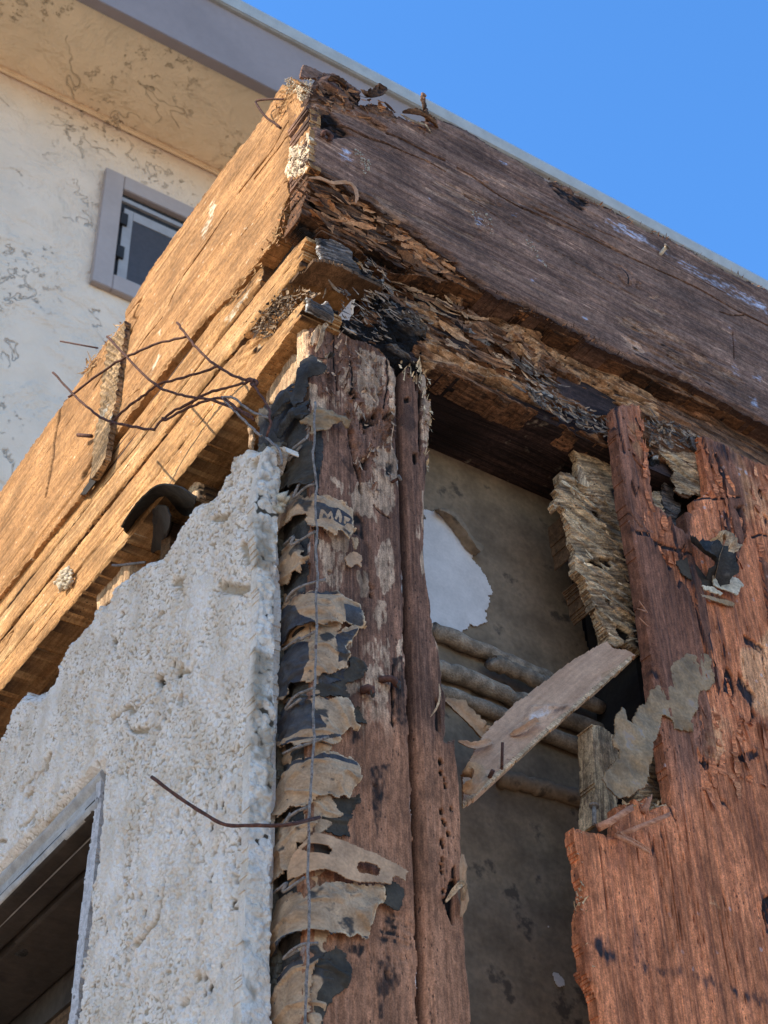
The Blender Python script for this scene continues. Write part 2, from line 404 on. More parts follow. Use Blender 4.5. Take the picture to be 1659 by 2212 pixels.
def wood(name, c1, c2, bare, dark, pale, fib=(10, 900), broad=(2.5, 90), bump=.0009, spots=.35, patch=0.0, alt=None, rough=.85, contrast=1.0, var=1.0):
    t = NT(name); v = t.attr('guv').outputs['Vector']; R, G, K, Z = t.msk()
    warp = t.noise(t.vm(v, (6, 6, 6)), 1, 3)
    wv = t.n('ShaderNodeVectorMath', operation='ADD'); t.set(wv.inputs[0], v)
    cx = t.n('ShaderNodeCombineXYZ'); t.set(cx.inputs[1], t.math('MULTIPLY', warp, .02)); t.set(wv.inputs[1], cx.outputs[0]); v2 = wv.outputs[0]
    n1 = t.noise(t.vm(v2, (broad[0], broad[1], 40)), 1, 6, .6)
    n2 = t.noise(t.vm(v2, (fib[0], fib[1], 300)), 1, 3, .6)
    n3 = t.noise(t.vm(v, (14, 24, 30) if fib[0] < fib[1] else (34, 9, 30)), 1, 6, .62)
    n4 = t.noise(t.vm(v, (160, 200, 200) if fib[0] < fib[1] else (300, 90, 200)), 1, 3, .6)
    g = t.rng(t.math('MULTIPLY_ADD', n2, .6, t.math('MULTIPLY', n1, .6)), .6-.11/contrast, .6+.11/contrast)
    col = t.mix(g, c2, c1)
    if patch:
        pn = t.noise(t.vm(v2, (13, 300, 30)), 1, 4, .6)
        pf = t.rng(t.math('ADD', pn, t.math('MULTIPLY', n3, .5)), patch, patch+.05)
        col = t.mix(t.math('MULTIPLY', pf, .8), col, bare)
    bcol = t.mix(g, tuple(x*.62 for x in bare), bare)
    rf = t.rng(t.math('MULTIPLY_ADD', t.math('ADD', n2, n3), .55, R), .85, 1.15)
    col = t.mix(rf, col, bcol)
    if alt is not None:
        acol = t.mix(g, tuple(x*.6 for x in alt), alt)
        col = t.mix(t.rng(t.math('MULTIPLY_ADD', t.math('ADD', n1, n3), .5, Z), .8, 1.2), col, acol)
    kf = t.rng(t.math('MULTIPLY_ADD', t.math('ADD', n4, n3), .5, K), .85, 1.2)
    col = t.mix(kf, col, pale)
    gf = t.rng(t.math('MULTIPLY_ADD', t.math('ADD', n4, n3), .4, G), .6, 1.15)
    col = t.mix(gf, col, dark)
    vr = t.rng(n3, .28, .74, 1-.5*var, 1+.42*var); col = t.mix(1.0, col, t.gray(vr), 'MULTIPLY')
    vr2 = t.rng(n4, .32, .68, 1-.3*var, 1+.26*var); col = t.mix(1.0, col, t.gray(vr2), 'MULTIPLY')
    n5 = t.noise(t.vm(v, (700, 900, 900) if fib[0] < fib[1] else (900, 700, 900)), 1, 2, .6); col = t.mix(1.0, col, t.gray(t.rng(n5, .33, .67, 1-.26*var, 1+.22*var)), 'MULTIPLY')
    sp = t.vor(t.vm(v, (160, 300, 200) if fib[0] < fib[1] else (300, 130, 200)), 1); spm = t.math('MULTIPLY', t.rng(sp, .12, .2, 1, 0), t.rng(n3, .45, .6, 0, spots))
    col = t.mix(spm, col, dark)
    hh = t.math('ADD', t.math('MULTIPLY', n2, .5), t.math('ADD', t.math('MULTIPLY', n1, .5), t.math('MULTIPLY', n4, .5)))
    hh = t.math('SUBTRACT', hh, spm)
    return t.done(col, rough, .2, t.bump(hh, bump*1.7))

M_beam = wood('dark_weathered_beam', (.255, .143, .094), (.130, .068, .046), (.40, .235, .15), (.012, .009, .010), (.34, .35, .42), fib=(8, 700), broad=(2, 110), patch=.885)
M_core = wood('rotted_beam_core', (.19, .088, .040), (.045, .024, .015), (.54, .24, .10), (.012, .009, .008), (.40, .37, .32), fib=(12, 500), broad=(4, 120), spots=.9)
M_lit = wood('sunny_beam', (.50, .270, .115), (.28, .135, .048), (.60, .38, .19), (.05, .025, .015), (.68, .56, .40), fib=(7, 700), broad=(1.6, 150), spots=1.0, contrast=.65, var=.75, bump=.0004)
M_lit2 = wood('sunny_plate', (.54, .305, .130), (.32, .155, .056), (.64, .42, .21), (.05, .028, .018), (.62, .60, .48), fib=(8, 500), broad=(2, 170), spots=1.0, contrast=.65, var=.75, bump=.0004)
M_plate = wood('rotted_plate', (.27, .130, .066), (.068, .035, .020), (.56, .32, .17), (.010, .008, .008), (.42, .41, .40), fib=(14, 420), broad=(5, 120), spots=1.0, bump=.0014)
M_black = wood('wet_black_rot', (.14, .105, .08), (.035, .027, .024), (.42, .29, .18), (.006, .005, .006), (.40, .38, .36), fib=(20, 400), broad=(8, 130), spots=1.0, bump=.002)
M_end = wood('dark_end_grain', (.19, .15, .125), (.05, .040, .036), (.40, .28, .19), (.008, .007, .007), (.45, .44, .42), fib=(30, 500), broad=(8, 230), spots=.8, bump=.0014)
M_post = wood('post_wood', (.27, .130, .078), (.110, .052, .032), (.52, .33, .21), (.018, .013, .011), (.40, .37, .34), fib=(600, 12), broad=(110, 3), contrast=.6, spots=.7, alt=(.38, .168, .088))
M_ply = wood('red_plywood', (.70, .235, .098), (.33, .105, .046), (.82, .37, .17), (.030, .022, .024), (.46, .36, .34), fib=(420, 9), broad=(120, 2.2), spots=.7, alt=(.27, .110, .062), bump=.0009, contrast=.75)
M_chunk = wood('delaminated_wood', (.62, .42, .24), (.24, .155, .090), (.78, .54, .31), (.014, .011, .010), (.45, .42, .38), fib=(18, 420), broad=(6, 160), spots=.8, bump=.0014, contrast=1.3)
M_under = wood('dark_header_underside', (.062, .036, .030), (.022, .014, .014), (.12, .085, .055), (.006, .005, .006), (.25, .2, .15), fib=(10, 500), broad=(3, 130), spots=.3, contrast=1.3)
M_brown = wood('brown_underside', (.17, .095, .048), (.12, .065, .034), (.25, .16, .09), (.02, .012, .01), (.3, .3, .3), fib=(8, 300), broad=(2, 60), spots=.3)
M_stud = wood('pale_stud', (.62, .42, .25), (.42, .26, .15), (.72, .55, .36), (.05, .03, .02), (.6, .55, .5), fib=(500, 12), broad=(120, 3), spots=.6)
M_lath = wood('pink_lath', (.60, .36, .225), (.44, .25, .15), (.52, .30, .17), (.06, .035, .03), (.60, .50, .45), fib=(9, 260), broad=(2, 50), spots=.3, bump=.0006, var=.35, contrast=.6)
M_gray = wood('gray_end_block', (.36, .235, .125), (.13, .088, .050), (.44, .29, .15), (.03, .02, .02), (.5, .5, .45), fib=(300, 30), broad=(120, 12), spots=.6)

def stucco(name, base, dirt_shade, bump, sc=1.0):
    t = NT(name); v = t.attr('guv').outputs['Vector']; R, G, K, Z = t.msk()
    n = t.noise(t.vm(v, (420*sc, 420*sc, 420*sc)), 1, 4, .6); n3 = t.noise(t.vm(v, (30*sc, 18*sc, 30*sc)), 1, 5, .6)
    vo = t.vor(t.vm(v, (260*sc, 260*sc, 260*sc)), 1)
    col = t.mix(t.rng(n3, .35, .7), base, tuple(x*y for x, y in zip(base, (.80, .76, .70))))
    col = t.mix(t.math('MULTIPLY', t.rng(n, .5, .7), .35), col, dirt_shade)
    col = t.mix(t.rng(R, .1, .9), col, dirt_shade)
    col = t.mix(t.rng(G, .2, .8), col, tuple(x*.22 for x in dirt_shade))
    hh = t.math('SUBTRACT', n, t.math('MULTIPLY', vo, .6))
    return t.done(col, .9, .2, t.bump(hh, bump))
M_stucco = stucco('popcorn_stucco', (.87, .80, .73), (.46, .37, .27), .0022)
M_edge = stucco('shadowed_seam_mortar', (.15, .135, .11), (.04, .035, .03), .002)  # dark base puts the shadow of the seam into its colour
M_brk = stucco('chipped_mortar', (.78, .71, .63), (.34, .28, .21), .0022)

def paper():
    t = NT('building_paper'); v = t.attr('guv').outputs['Vector']; R, G, K, Z = t.msk()
    n = t.noise(t.vm(v, (60, 60, 60)), 1, 6, .65); n2 = t.noise(t.vm(v, (600, 600, 600)), 1, 3); n3 = t.noise(t.vm(v, (180, 240, 200)), 1, 4, .6)
    col = t.mix(t.rng(n, .3, .7), (.50, .325, .195), (.27, .17, .10))
    col = t.mix(t.rng(n3, .62, .72), col, (.10, .075, .06))
    blue = t.mix(t.rng(n, .35, .75), (.034, .031, .036), (.085, .080, .080))
    col = t.mix(t.rng(t.math('MULTIPLY_ADD', n3, .3, K), .4, .75), col, blue)
    col = t.mix(t.rng(t.math('MULTIPLY_ADD', n3, .5, G), .55, 1.0), col, (.055, .045, .038))
    col = t.mix(t.rng(t.math('MULTIPLY_ADD', n3, .5, R), .5, 1.0), col, (.68, .50, .32))
    col = t.mix(1.0, col, t.gray(t.rng(n2, .3, .7, .85, 1.12)), 'MULTIPLY')
    return t.done(col, .8, .25, t.bump(t.math('ADD', n3, n2), .0005))
M_paper = paper()
def plain(name, col, var=.25, sc=60, rough=.8, bump=.0004, metal=0., spec=.3, spot=None, world=False):
    t = NT(name); v = t.attr('guv').outputs['Vector']
    n = t.noise(t.vm(v, (sc, sc, sc)), 1, 6, .62); n2 = t.noise(t.vm(v, (sc*9, sc*9, sc*9)), 1, 3)
    c = t.mix(1.0, col, t.gray(t.rng(n, .3, .7, 1-var, 1+var)), 'MULTIPLY')
    c = t.mix(1.0, c, t.gray(t.rng(n2, .3, .7, 1-var*.4, 1+var*.4)), 'MULTIPLY')
    if spot is not None: c = t.mix(t.rng(n, .58, .66), c, spot)
    return t.done(c, rough, spec, t.bump(t.math('ADD', n, n2), bump), metal)
M_wire = plain('rusty_wire', (.085, .036, .025), .5, 300, .8, .0003, 0., spot=(.15, .06, .035))
M_galv = plain('weathered_wire', (.20, .17, .15), .5, 250, .8, .0003, .0, spot=(.11, .065, .05))
M_back = plain('back_of_drywall_paper', (.215, .152, .098), .30, 22, .85, .0004, spot=(.095, .07, .05))
M_white = plain('white_gypsum_paper', (.62, .555, .51), .10, 40, .8, .0003)
M_felt = plain('black_felt', (.040, .036, .033), .5, 60, .8, .0008, spot=(.10, .09, .08))
M_felt2 = plain('brown_black_felt', (.052, .040, .028), .35, 50, .85, .0006)
M_greyfelt = plain('grey_felt', (.26, .165, .088), .4, 45, .8, .0008, spot=(.29, .21, .155))
M_tan = plain('tan_thin_sheet', (.42, .25, .14), .3, 50, .7, .0003)
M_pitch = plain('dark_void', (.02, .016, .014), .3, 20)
M_blob = plain('mortar_lump', (.50, .46, .38), .3, 200, .9, .001)
M_mud = plain('pale_mud_fungus', (.62, .52, .38), .35, 200, .9, .001)
M_strip = plain('peeling_white_paint', (.52, .50, .50), .3, 120, .7, .0008, spot=(.24, .22, .21))
M_casing = plain('grey_painted_frame', (.38, .37, .36), .2, 60, .6, .0004)
M_soffitboard = plain('brown_painted_board', (.055, .043, .034), .3, 12, .7, .0004, spot=(.04, .03, .025))
M_trim = plain('lavender_trim_paint', (.36, .29, .255), .06, 3, .6, .001)
M_fascia = plain('fascia_paint', (.265, .205, .180), .07, 2.5, .6, .001)
M_roofedge = plain('weathered_roof_edge', (.36, .35, .32), .10, 9, .8, .002)
M_sash = plain('window_sash', (.30, .28, .27), .1, 5, .6, .001)
M_screen = plain('insect_screen', (.055, .052, .055), .1, 40, .5, .001)
M_rod = plain('black_clip', (.02, .02, .022), .2, 10)
M_roll = plain('old_batt_roll', (.27, .20, .14), .45, 60, .85, .0012, spot=(.38, .31, .23))
M_splint = wood('red_splinter', (.50, .25, .15), (.34, .15, .09), (.5, .3, .18), (.05, .03, .03), (.5, .4, .4), fib=(20, 500), var=.4)

def fst(name, c, d, sc):
    """skip-trowelled stucco of the house behind"""
    t = NT(name); v = t.attr('guv').outputs['Vector']
    n = t.noise(t.vm(v, (1.1*sc, 1.1*sc, 1.1*sc)), 1, 4, .6, .6)
    ridge = t.math('ABSOLUTE', t.math('SUBTRACT', n, .5)); gate = t.rng(t.noise(t.vm(v, (2.2, 2.2, 2.2)), 1, 2), .54, .60)
    line = t.math('MULTIPLY', t.rng(ridge, .0025, .007, 1, 0), gate)
    fine = t.noise(t.vm(v, (16, 16, 16)), 1, 5, .75); pit = t.math('MULTIPLY', t.rng(fine, .57, .63), t.rng(t.noise(t.vm(v, (1.6, 1.6, 1.6)), 1, 2), .5, .62))
    lumps = t.noise(t.vm(v, (5, 5, 5)), 1, 5, .6)
    k = t.math('MAXIMUM', line, t.math('MULTIPLY', pit, .6))
    col = t.mix(t.math('MULTIPLY', k, .13), c, d)
    col = t.mix(1.0, col, t.gray(t.rng(lumps, .3, .7, .94, 1.04)), 'MULTIPLY')
    big = t.noise(t.vm(v, (2.6, 2.6, 2.6)), 1, 5, .6, .3); trow = t.rng(big, .40, .60)
    hh = t.math('SUBTRACT', t.math('ADD', t.math('MULTIPLY', lumps, .8), t.math('MULTIPLY', trow, .5)), k)
    return t.done(col, .9, .15, t.bump(hh, .034))
M_fwall = fst('trowelled_wall', (.70, .54, .40), (.42, .31, .21), 1.6)
M_fsoff = fst('trowelled_soffit', (.84, .62, .38), (.48, .35, .21), 1.6)

# ================================================================== GROUND, SKY SIDE, HOUSES
def plane_obj(name, V, mat, parent=None):
    me = bpy.data.meshes.new(name); me.from_pydata(V, [], [tuple(range(len(V)))]); me.update()
    a = me.attributes.new('guv', 'FLOAT_VECTOR', 'POINT'); a.data.foreach_set('vector', np.array(V, np.float32).ravel())
    return link(name, me, mat, parent)
M_ground = plain('pale_concrete_ground', (.46, .34, .23), .2, 1.5)
g = plane_obj('ground', [(-150, -150, -1.7), (150, -150, -1.7), (150, 150, -1.7), (-150, 150, -1.7)], M_ground); tag(g, kind='structure')

# house behind: wall on y=5, soffit, fascia on y=4.3
FW, FF, SZ, FT = 5.0, 4.3, 8.11, 8.72
fh = thing('house', 'stucco house with wide eave, lavender fascia and small window behind the rotted corner', 'house', (3, 5, 0))
box('wall', (-14, FW, -1.69), (22, FW+.3, SZ+.05), M_fwall, fh)
box('soffit', (-14, FF+.05, SZ), (22, FW-.001, SZ+.03), M_fsoff, fh)
# small cove where soffit meets the wall
box('corner_bead', (-14, FW-.035, SZ-.03), (22, FW-.0015, SZ-.001), M_fsoff, fh, bev=.012)
box('fascia', (-14, FF-.02, SZ-.035), (22, FF+.048, FT-.12), M_fascia, fh, bev=.004)
re_ = box('roof_edge', (-14, FF-.05, FT-.118), (22, FF+.3, FT+.005), M_roofedge, fh, bev=.008)
box('roof', (-14, FF+.301, FT-.118), (22, FW+9, FT-.02), M_roofedge, fh)
wp = right(FW-.03)
wq = wp.uv([(222, 370), (193, 620), (600, 560)])
wx0, wz1, wz0 = 1.635, 7.665, 6.735
t_ = .115
win = thing('window', None, None); win.parent = fh
box('frame', (wx0, FW-.04, wz0), (wx0+t_, FW-.002, wz1), M_trim, win, bev=.004)
box('frame', (wx0+t_+.001, FW-.04, wz1-t_), (wx0+1.5, FW-.002, wz1), M_trim, win, bev=.004)
box('frame', (wx0+t_+.001, FW-.04, wz0), (wx0+1.5, FW-.002, wz0+t_), M_trim, win, bev=.004)
box('frame', (wx0+1.5, FW-.04, wz0), (wx0+1.5+t_, FW-.002, wz1), M_trim, win, bev=.004)
xa, xb, za, zb = wx0+t_, wx0+1.5, wz0+t_, wz1-t_
box('sash', (xa+.002, FW-.02, zb-.075), (xb-.002, FW-.003, zb-.045), M_sash, win)
box('sash', (xa+.03, FW-.014, za+.005), (xa+.085, FW-.004, zb-.12), M_sash, win)
box('sash', (xa+.087, FW-.014, zb-.19), (xb-.03, FW-.004, zb-.12), M_sash, win)
box('sash', (xa+.087, FW-.014, za+.005), (xb-.03, FW-.004, za+.03), M_sash, win)
box('screen', (xa+.088, FW-.009, za+.032), (xb-.032, FW-.0035, zb-.192), M_screen, win)
box('recess', (xa+.0015, FW-.0030, za+.0015), (xb-.0015, FW-.0018, zb-.0015), M_rod, win)
for k in range(2): box('clip', (xa+.008, FW-.03, za+.16+.27*k), (xa+.05, FW-.0145, za+.25+.27*k), M_rod, win)
# fascia nail marks
# unseen roof invented left of the viewer to throw the band of shade over the lower left wall
nb = thing('shade_blocker', 'unseen roof on four posts, added to shade the lower stucco wall', 'shade blocker', (-2.6, 0, -1.7))
EX = -1.5; EZ = 1.045+(-EX-.012)*SUN.z/(-SUN.x)
box('roof', (-4.1, -7, EZ-.06), (EX, 9, EZ), M_roofedge, nb)
for y in (-6.5, 8.5):
    for x in (-4.0, -1.7): box('post', (x, y, -1.69), (x+.09, y+.09, EZ-.062), M_trim, nb)

# ================================================================== RIGHT BEAM
pb = right(-.024)
beam = thing('wooden_beam', 'dark weathered wooden beam with a rotted end running right under the blue sky', 'beam', (0, -.024, 1.22))
top_pts = P('E', (487, 1010), (492, 800), (488, 520), (465, 470), (500, 400), (510, 330), (540, 250), (600, 190), (650, 185), (700, 200), (780, 250), (860, 300), (930, 340), (945, 425), (1000, 440), (1080, 430), (1130, 455), (1180, 465), (1225, 490), (1255, 520), (1262, 550), (1300, 565), (1380, 600), (1450, 600), (1530, 590), (1600, 575), (1659, 590))
top_pts += P('N', (60, 145), (120, 185), (200, 235), (290, 285), (370, 325), (385, 350), (460, 395), (490, 410), (540, 425), (610, 450), (640, 485), (700, 505), (760, 545), (830, 560), (850, 585), (900, 605), (1000, 670), (1120, 715), (1250, 785), (1350, 850), (1450, 900), (1560, 950), (1659, 1000), (2100, 1235), (3500, 1965))
bot_pts = [(2404, 1290), (1900, 1045)]+P('D', (1659, 345), (1400, 205), (1250, 120), (1130, 60), (1020, 0))+P('C', (1600, 560), (1500, 520), (1380, 470), (1340, 420), (1250, 380), (1150, 320), (1080, 290), (1000, 240), (930, 215), (830, 190), (760, 150), (740, 135), (680, 90), (620, 55), (575, 20), (560, 10))
bot_pts += P('A', (1245, 1165), (1200, 1115), (1130, 1075), (1080, 1030), (1000, 985), (960, 945), (940, 950), (900, 905), (870, 880), (830, 870), (790, 830), (740, 800), (690, 780), (650, 745), (600, 720), (540, 680), (500, 650), (470, 640), (440, 620))
def f_beam(g):
    A, B = g.A, g.B
    h = .0012*fbm(A*4, B*60, 4, 5)+.0005*fbm(A*60, B*300, 3, 6)
    cr = np.abs(fbm(A*2.2, B*26, 3, 9)); h -= .0025*(1-ss(0, .012, cr))*ss(-.1, .25, fbm(A*6, B*10, 2, 8))
    orange = g.m('E', [(500, 385), (560, 300), (620, 270), (700, 330), (800, 430), (860, 520), (960, 560), (1050, 600), (1160, 680), (1160, 720), (1050, 660), (950, 610), (860, 580), (760, 540), (640, 520), (560, 540), (500, 520)], .002, .004)
    orange = np.maximum(orange, g.m('E', [(940, 440), (1080, 440), (1230, 500), (1260, 560), (1180, 600), (1100, 560), (980, 520)], .002, .003))
    orange = np.maximum(orange, g.m('E', [(500, 600), (640, 620), (600, 680), (520, 650)], .002, .003))
    char = g.m('E', [(820, 390), (930, 400), (1030, 490), (900, 500), (830, 440)], .002, .004, seed=4)
    char = np.maximum(char, g.m('E', [(540, 560), (650, 520), (700, 580), (820, 700), (800, 750), (680, 760), (660, 690), (560, 600)], .002, .003, seed=5))
    char = np.maximum(char, .8*g.m('E', [(600, 330), (700, 340), (700, 400), (560, 370)], .002, .003, seed=6))
    char = np.maximum(char, .9*g.m('E', [(720, 240), (860, 320), (940, 400), (830, 370), (740, 300)], .002, .004, seed=6))
    char = np.maximum(char, .8*g.m('N', [(480, 410), (560, 450), (640, 490), (700, 520), (680, 590), (560, 520), (500, 450)], .002, .004, seed=6))
    # long drying crack and shorter ones
    ck = g.ln('E', [(690, 620), (870, 700), (1000, 760), (1160, 810), (1330, 890), (1500, 960), (1659, 1050)], .0012, .0008)
    ck = np.maximum(ck, g.ln('N', [(0, 350), (80, 390), (180, 470), (330, 560), (520, 640), (700, 720), (860, 800), (1080, 900), (1280, 990), (1500, 1120), (1659, 1195)], .0013, .0008))
    ck = np.maximum(ck, g.ln('E', [(1160, 720), (1330, 790), (1500, 880), (1659, 950)], .0018, .0012))
    ck = np.maximum(ck, g.ln('N', [(1405, 1120), (1470, 1140), (1530, 1140)], .0009, .0005)); ck = np.maximum(ck, .7*g.ln('N', [(1470, 1230), (1478, 1300), (1480, 1370)], .0009, .0004))
    h -= .005*ck
    knot = np.maximum(g.ln('N', [(840, 870), (880, 880), (930, 920), (940, 970), (900, 985), (860, 930)], .0022, .001), g.ln('N', [(955, 960), (980, 970), (975, 1000), (955, 990), (955, 960)], .0015, .0005))
    h += -.0015*knot+.002*g.m('N', [(850, 880), (930, 920), (940, 980), (880, 960)], .004, .001)
    knotk = g.ln('N', [(872, 885), (905, 930), (912, 970)], .0014, .0006)
    bare = orange*.55
    for q, s in [([(860, 1150), (930, 1150), (1000, 1210), (1040, 1250), (980, 1230), (880, 1200)], 1), ([(1020, 1180), (1100, 1210), (1180, 1260), (1250, 1300), (1180, 1280), (1060, 1230)], 1), ([(890, 1250), (960, 1280), (1010, 1330), (960, 1345), (910, 1300)], 1), ([(1260, 1340), (1330, 1370), (1350, 1430), (1290, 1400)], 1), ([(1350, 1430), (1450, 1440), (1510, 1490), (1430, 1480)], 1), ([(890, 1040), (1000, 1080), (1120, 1130), (1100, 1150), (960, 1090)], 1), ([(470, 645), (515, 660), (525, 690), (480, 670)], 1), ([(270, 740), (330, 775), (300, 765)], 1), ([(1190, 1440), (1290, 1460), (1300, 1490), (1200, 1470)], 1), ([(1020, 1030), (1070, 1040), (1070, 1060), (1020, 1050)], 1), ([(190, 870), (260, 885), (300, 920), (220, 895)], .8), ([(1100, 1320), (1200, 1370), (1260, 1420), (1150, 1370)], .9), ([(230, 490), (360, 550), (330, 560), (200, 500)], .5)]:
        bare = np.maximum(bare, s*g.m('N', q, .001, .004, 60, 500))
    for q, s in [([(1130, 700), (1400, 790), (1450, 830), (1380, 840), (1200, 770), (1120, 720)], .9), ([(780, 770), (950, 850), (1130, 920), (1330, 1010), (1330, 1060), (1150, 980), (980, 900), (800, 830)], .8), ([(1060, 740), (1250, 820), (1380, 880), (1330, 890), (1150, 810)], .8), ([(1100, 610), (1280, 660), (1350, 700), (1280, 690), (1120, 640)], .8), ([(780, 800), (940, 860), (1000, 960), (930, 930), (820, 860)], .9), ([(1370, 660), (1600, 740), (1659, 790), (1500, 740)], .7), ([(1440, 1150), (1560, 1210), (1500, 1190)], .8), ([(1480, 1010), (1600, 1060), (1540, 1050)], .8), ([(460, 520), (560, 560), (600, 620), (500, 580)], .5)]:
        bare = np.maximum(bare, s*g.m('A', q, .001, .005, 50, 500, seed=3)*ss(-.35, .1, fbm(A*14, B*260, 3, 12)))
    pale = np.zeros(A.shape)
    for c, q, s in [('N', [(750, 600), (950, 680), (1150, 800), (1350, 900), (1659, 1080), (1659, 1150), (1400, 1010), (1200, 880), (1000, 760), (800, 680)], .62), ('N', [(700, 650), (760, 640), (760, 820), (700, 780)], .45), ('A', [(600, 520), (680, 520), (680, 620), (600, 590)], .6), ('A', [(1330, 900), (1380, 920), (1390, 960), (1340, 950)], .9), ('A', [(1080, 790), (1110, 800), (1110, 820), (1085, 820)], .9), ('A', [(1545, 880), (1570, 885), (1565, 905), (1545, 900)], .95), ('N', [(295, 590), (320, 595), (318, 615), (298, 612)], .95), ('N', [(90, 620), (130, 630), (130, 660), (100, 650)], .9), ('N', [(1550, 1570), (1600, 1570), (1620, 1640), (1570, 1620)], .7), ('N', [(665, 1145), (690, 1150), (690, 1165), (668, 1162)], .9), ('N', [(395, 940), (420, 950), (415, 965), (395, 960)], .8), ('N', [(220, 320), (260, 325), (255, 350), (225, 345)], .7), ('N', [(420, 815), (460, 830), (480, 880), (440, 860)], .7), ('N', [(1440, 1180), (1500, 1260), (1520, 1500), (1460, 1480)], .45), ('N', [(530, 520), (610, 480), (610, 600), (540, 590)], .45), ('N', [(1560, 1440), (1640, 1450), (1640, 1500), (1570, 1490)], .6)]:
        pale = np.maximum(pale, s*g.m(c, q, .004, .005))
    for c, q in [('A', [(1310, 870), (1380, 860), (1450, 930), (1440, 1010), (1370, 1010), (1340, 960)]), ('A', [(660, 540), (740, 560), (780, 640), (740, 680), (700, 620)]), ('N', [(290, 600), (360, 620), (350, 650), (290, 640)]), ('A', [(1360, 670), (1430, 720), (1440, 770), (1380, 720)])]:
        z = g.m(c, q, .003, .004); h += .0025*z*np.abs(fbm(A*260, B*260, 2, 33)); pale = np.maximum(pale, z*.4*ss(.1, .5, fbm(A*300, B*300, 2, 35)))
    h -= orange*(.004+.004*np.abs(fbm(A*12, B*60, 3, 21)))
    h += char*.003*fbm(A*120, B*200, 3, 44)-.004*char
    h -= bare*.0009
    # stepped low-right flaked patch
    fl = g.m('N', [(880, 1150), (1200, 1270), (1400, 1390), (1520, 1500), (1400, 1520), (1150, 1480), (950, 1360)], .003, .006, 50, 300)
    h -= fl*.002*ss(-.2, .3, fbm(A*30, B*260, 3, 50)); char2 = fl*ss(.25, .5, fbm(A*40, B*220, 3, 52))*.8
    eb = 1-ss(0, .008, g.sd)
    h -= eb*(.002+.004*np.abs(fbm(A*60, B*100, 3, 55)))
    # soft decayed lower strip near the corner
    low = g.m('A', [(440, 560), (560, 640), (780, 780), (950, 900), (1200, 1080), (1260, 1180), (900, 960), (650, 780), (430, 650)], .006, .004)
    h += low*.003*fbm(A*20, B*120, 3, 61)
    g.R = np.clip(bare, 0, 1); g.G = np.maximum.reduce([char, ck, knotk, char2, .55*eb, low*.5*ss(0, .4, fbm(A*30, B*90, 3, 63))]); g.K = pale*.9
    return h
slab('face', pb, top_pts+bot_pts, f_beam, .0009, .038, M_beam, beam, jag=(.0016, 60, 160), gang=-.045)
# rotted inner wood showing where the lower edge of the face has fallen away
pc = right(-.015)
core_pts = P('A', (440, 560), (520, 560), (700, 640), (900, 820), (1150, 1000), (1300, 1120))+P('C', (760, 60), (1000, 160), (1350, 370), (1600, 520), (1800, 620), (3200, 1240))+P('C', (3200, 1330), (1800, 720), (1659, 640), (1540, 590), (1450, 540), (1330, 470), (1180, 410), (1060, 330), (900, 250), (700, 170), (600, 135), (520, 100), (430, 110))+P('A', (1100, 1240), (1000, 1215), (860, 1200), (800, 1160), (700, 1075), (600, 1020), (500, 985), (450, 960), (400, 900), (400, 850), (425, 760), (430, 640))
def f_core(g):
    A, B = g.A, g.B
    h = .004*fbm(A*7, B*70, 4, 71)+.003*(np.abs(fbm(A*12, B*110, 3, 72)))-.002
    dk = g.m('A', [(450, 780), (640, 860), (680, 900), (560, 880), (440, 830)], .001, .003, seed=9)
    dk = np.maximum(dk, g.m('A', [(480, 640), (640, 720), (640, 760), (500, 690)], .001, .003, seed=8))
    dk = np.maximum(dk, g.m('A', [(690, 790), (780, 820), (840, 880), (760, 860)], .001, .003, seed=7))
    dk = np.maximum(dk, g.m('A', [(400, 880), (500, 940), (480, 1000), (400, 960)], .001, .003, seed=7))
    dk = np.maximum(dk, g.m('A', [(700, 1040), (860, 1100), (1000, 1200), (900, 1200), (780, 1140)], .001, .004, seed=7))
    dk = np.maximum(dk, g.m('A', [(940, 940), (1000, 960), (1200, 1090), (1190, 1130), (1080, 1060), (980, 1000)], .001, .003, seed=6))
    dk = np.maximum(dk, g.m('A', [(1140, 1180), (1170, 1180), (1180, 1240), (1140, 1230)], .001, .002, seed=6))
    dk = np.maximum(dk, g.m('A', [(1040, 1045), (1100, 1060), (1090, 1080), (1050, 1065)], .0008, .001, seed=6))
    dk = np.maximum(dk, g.m('C', [(690, 110), (760, 140), (740, 160)], .001, .003)); dk = np.maximum(dk, g.m('C', [(1320, 440), (1390, 450), (1400, 490), (1330, 480)], .001, .002))
    dk = np.maximum(dk, .9*g.m('C', [(430, 0), (480, 10), (460, 60), (440, 40)], .001, .002))
    hol = np.abs(fbm(A*9, B*80, 3, 74)); dk = np.maximum(dk, .8*(1-ss(.0, .05, hol)))
    h -= .014*dk
    org = g.m('A', [(840, 920), (960, 960), (1100, 1060), (1200, 1160), (1250, 1260), (1150, 1220), (1000, 1140), (920, 1040)], .002, .003)
    org = np.maximum(org, .7*g.m('C', [(570, 80), (640, 70), (760, 150), (900, 230), (1000, 270), (1150, 350), (1320, 450), (1320, 470), (1150, 400), (880, 260), (700, 170)], .002, .002))
    org = np.maximum(org, .6*g.m('A', [(430, 660), (520, 690), (640, 790), (560, 790), (430, 730)], .002, .002))
    h += org*.003
    g.R = org*.75; g.G = dk; g.K = .35*g.m('A', [(440, 900), (700, 1000), (860, 1100), (700, 1050), (500, 960)], .004, .006)*ss(0, .4, fbm(A*40, B*200, 2, 3))
    return h
slab('inner_wood', pc, core_pts, f_core, .0011, .03, M_core, beam, jag=(.0015, 80, 120), gang=-.045)
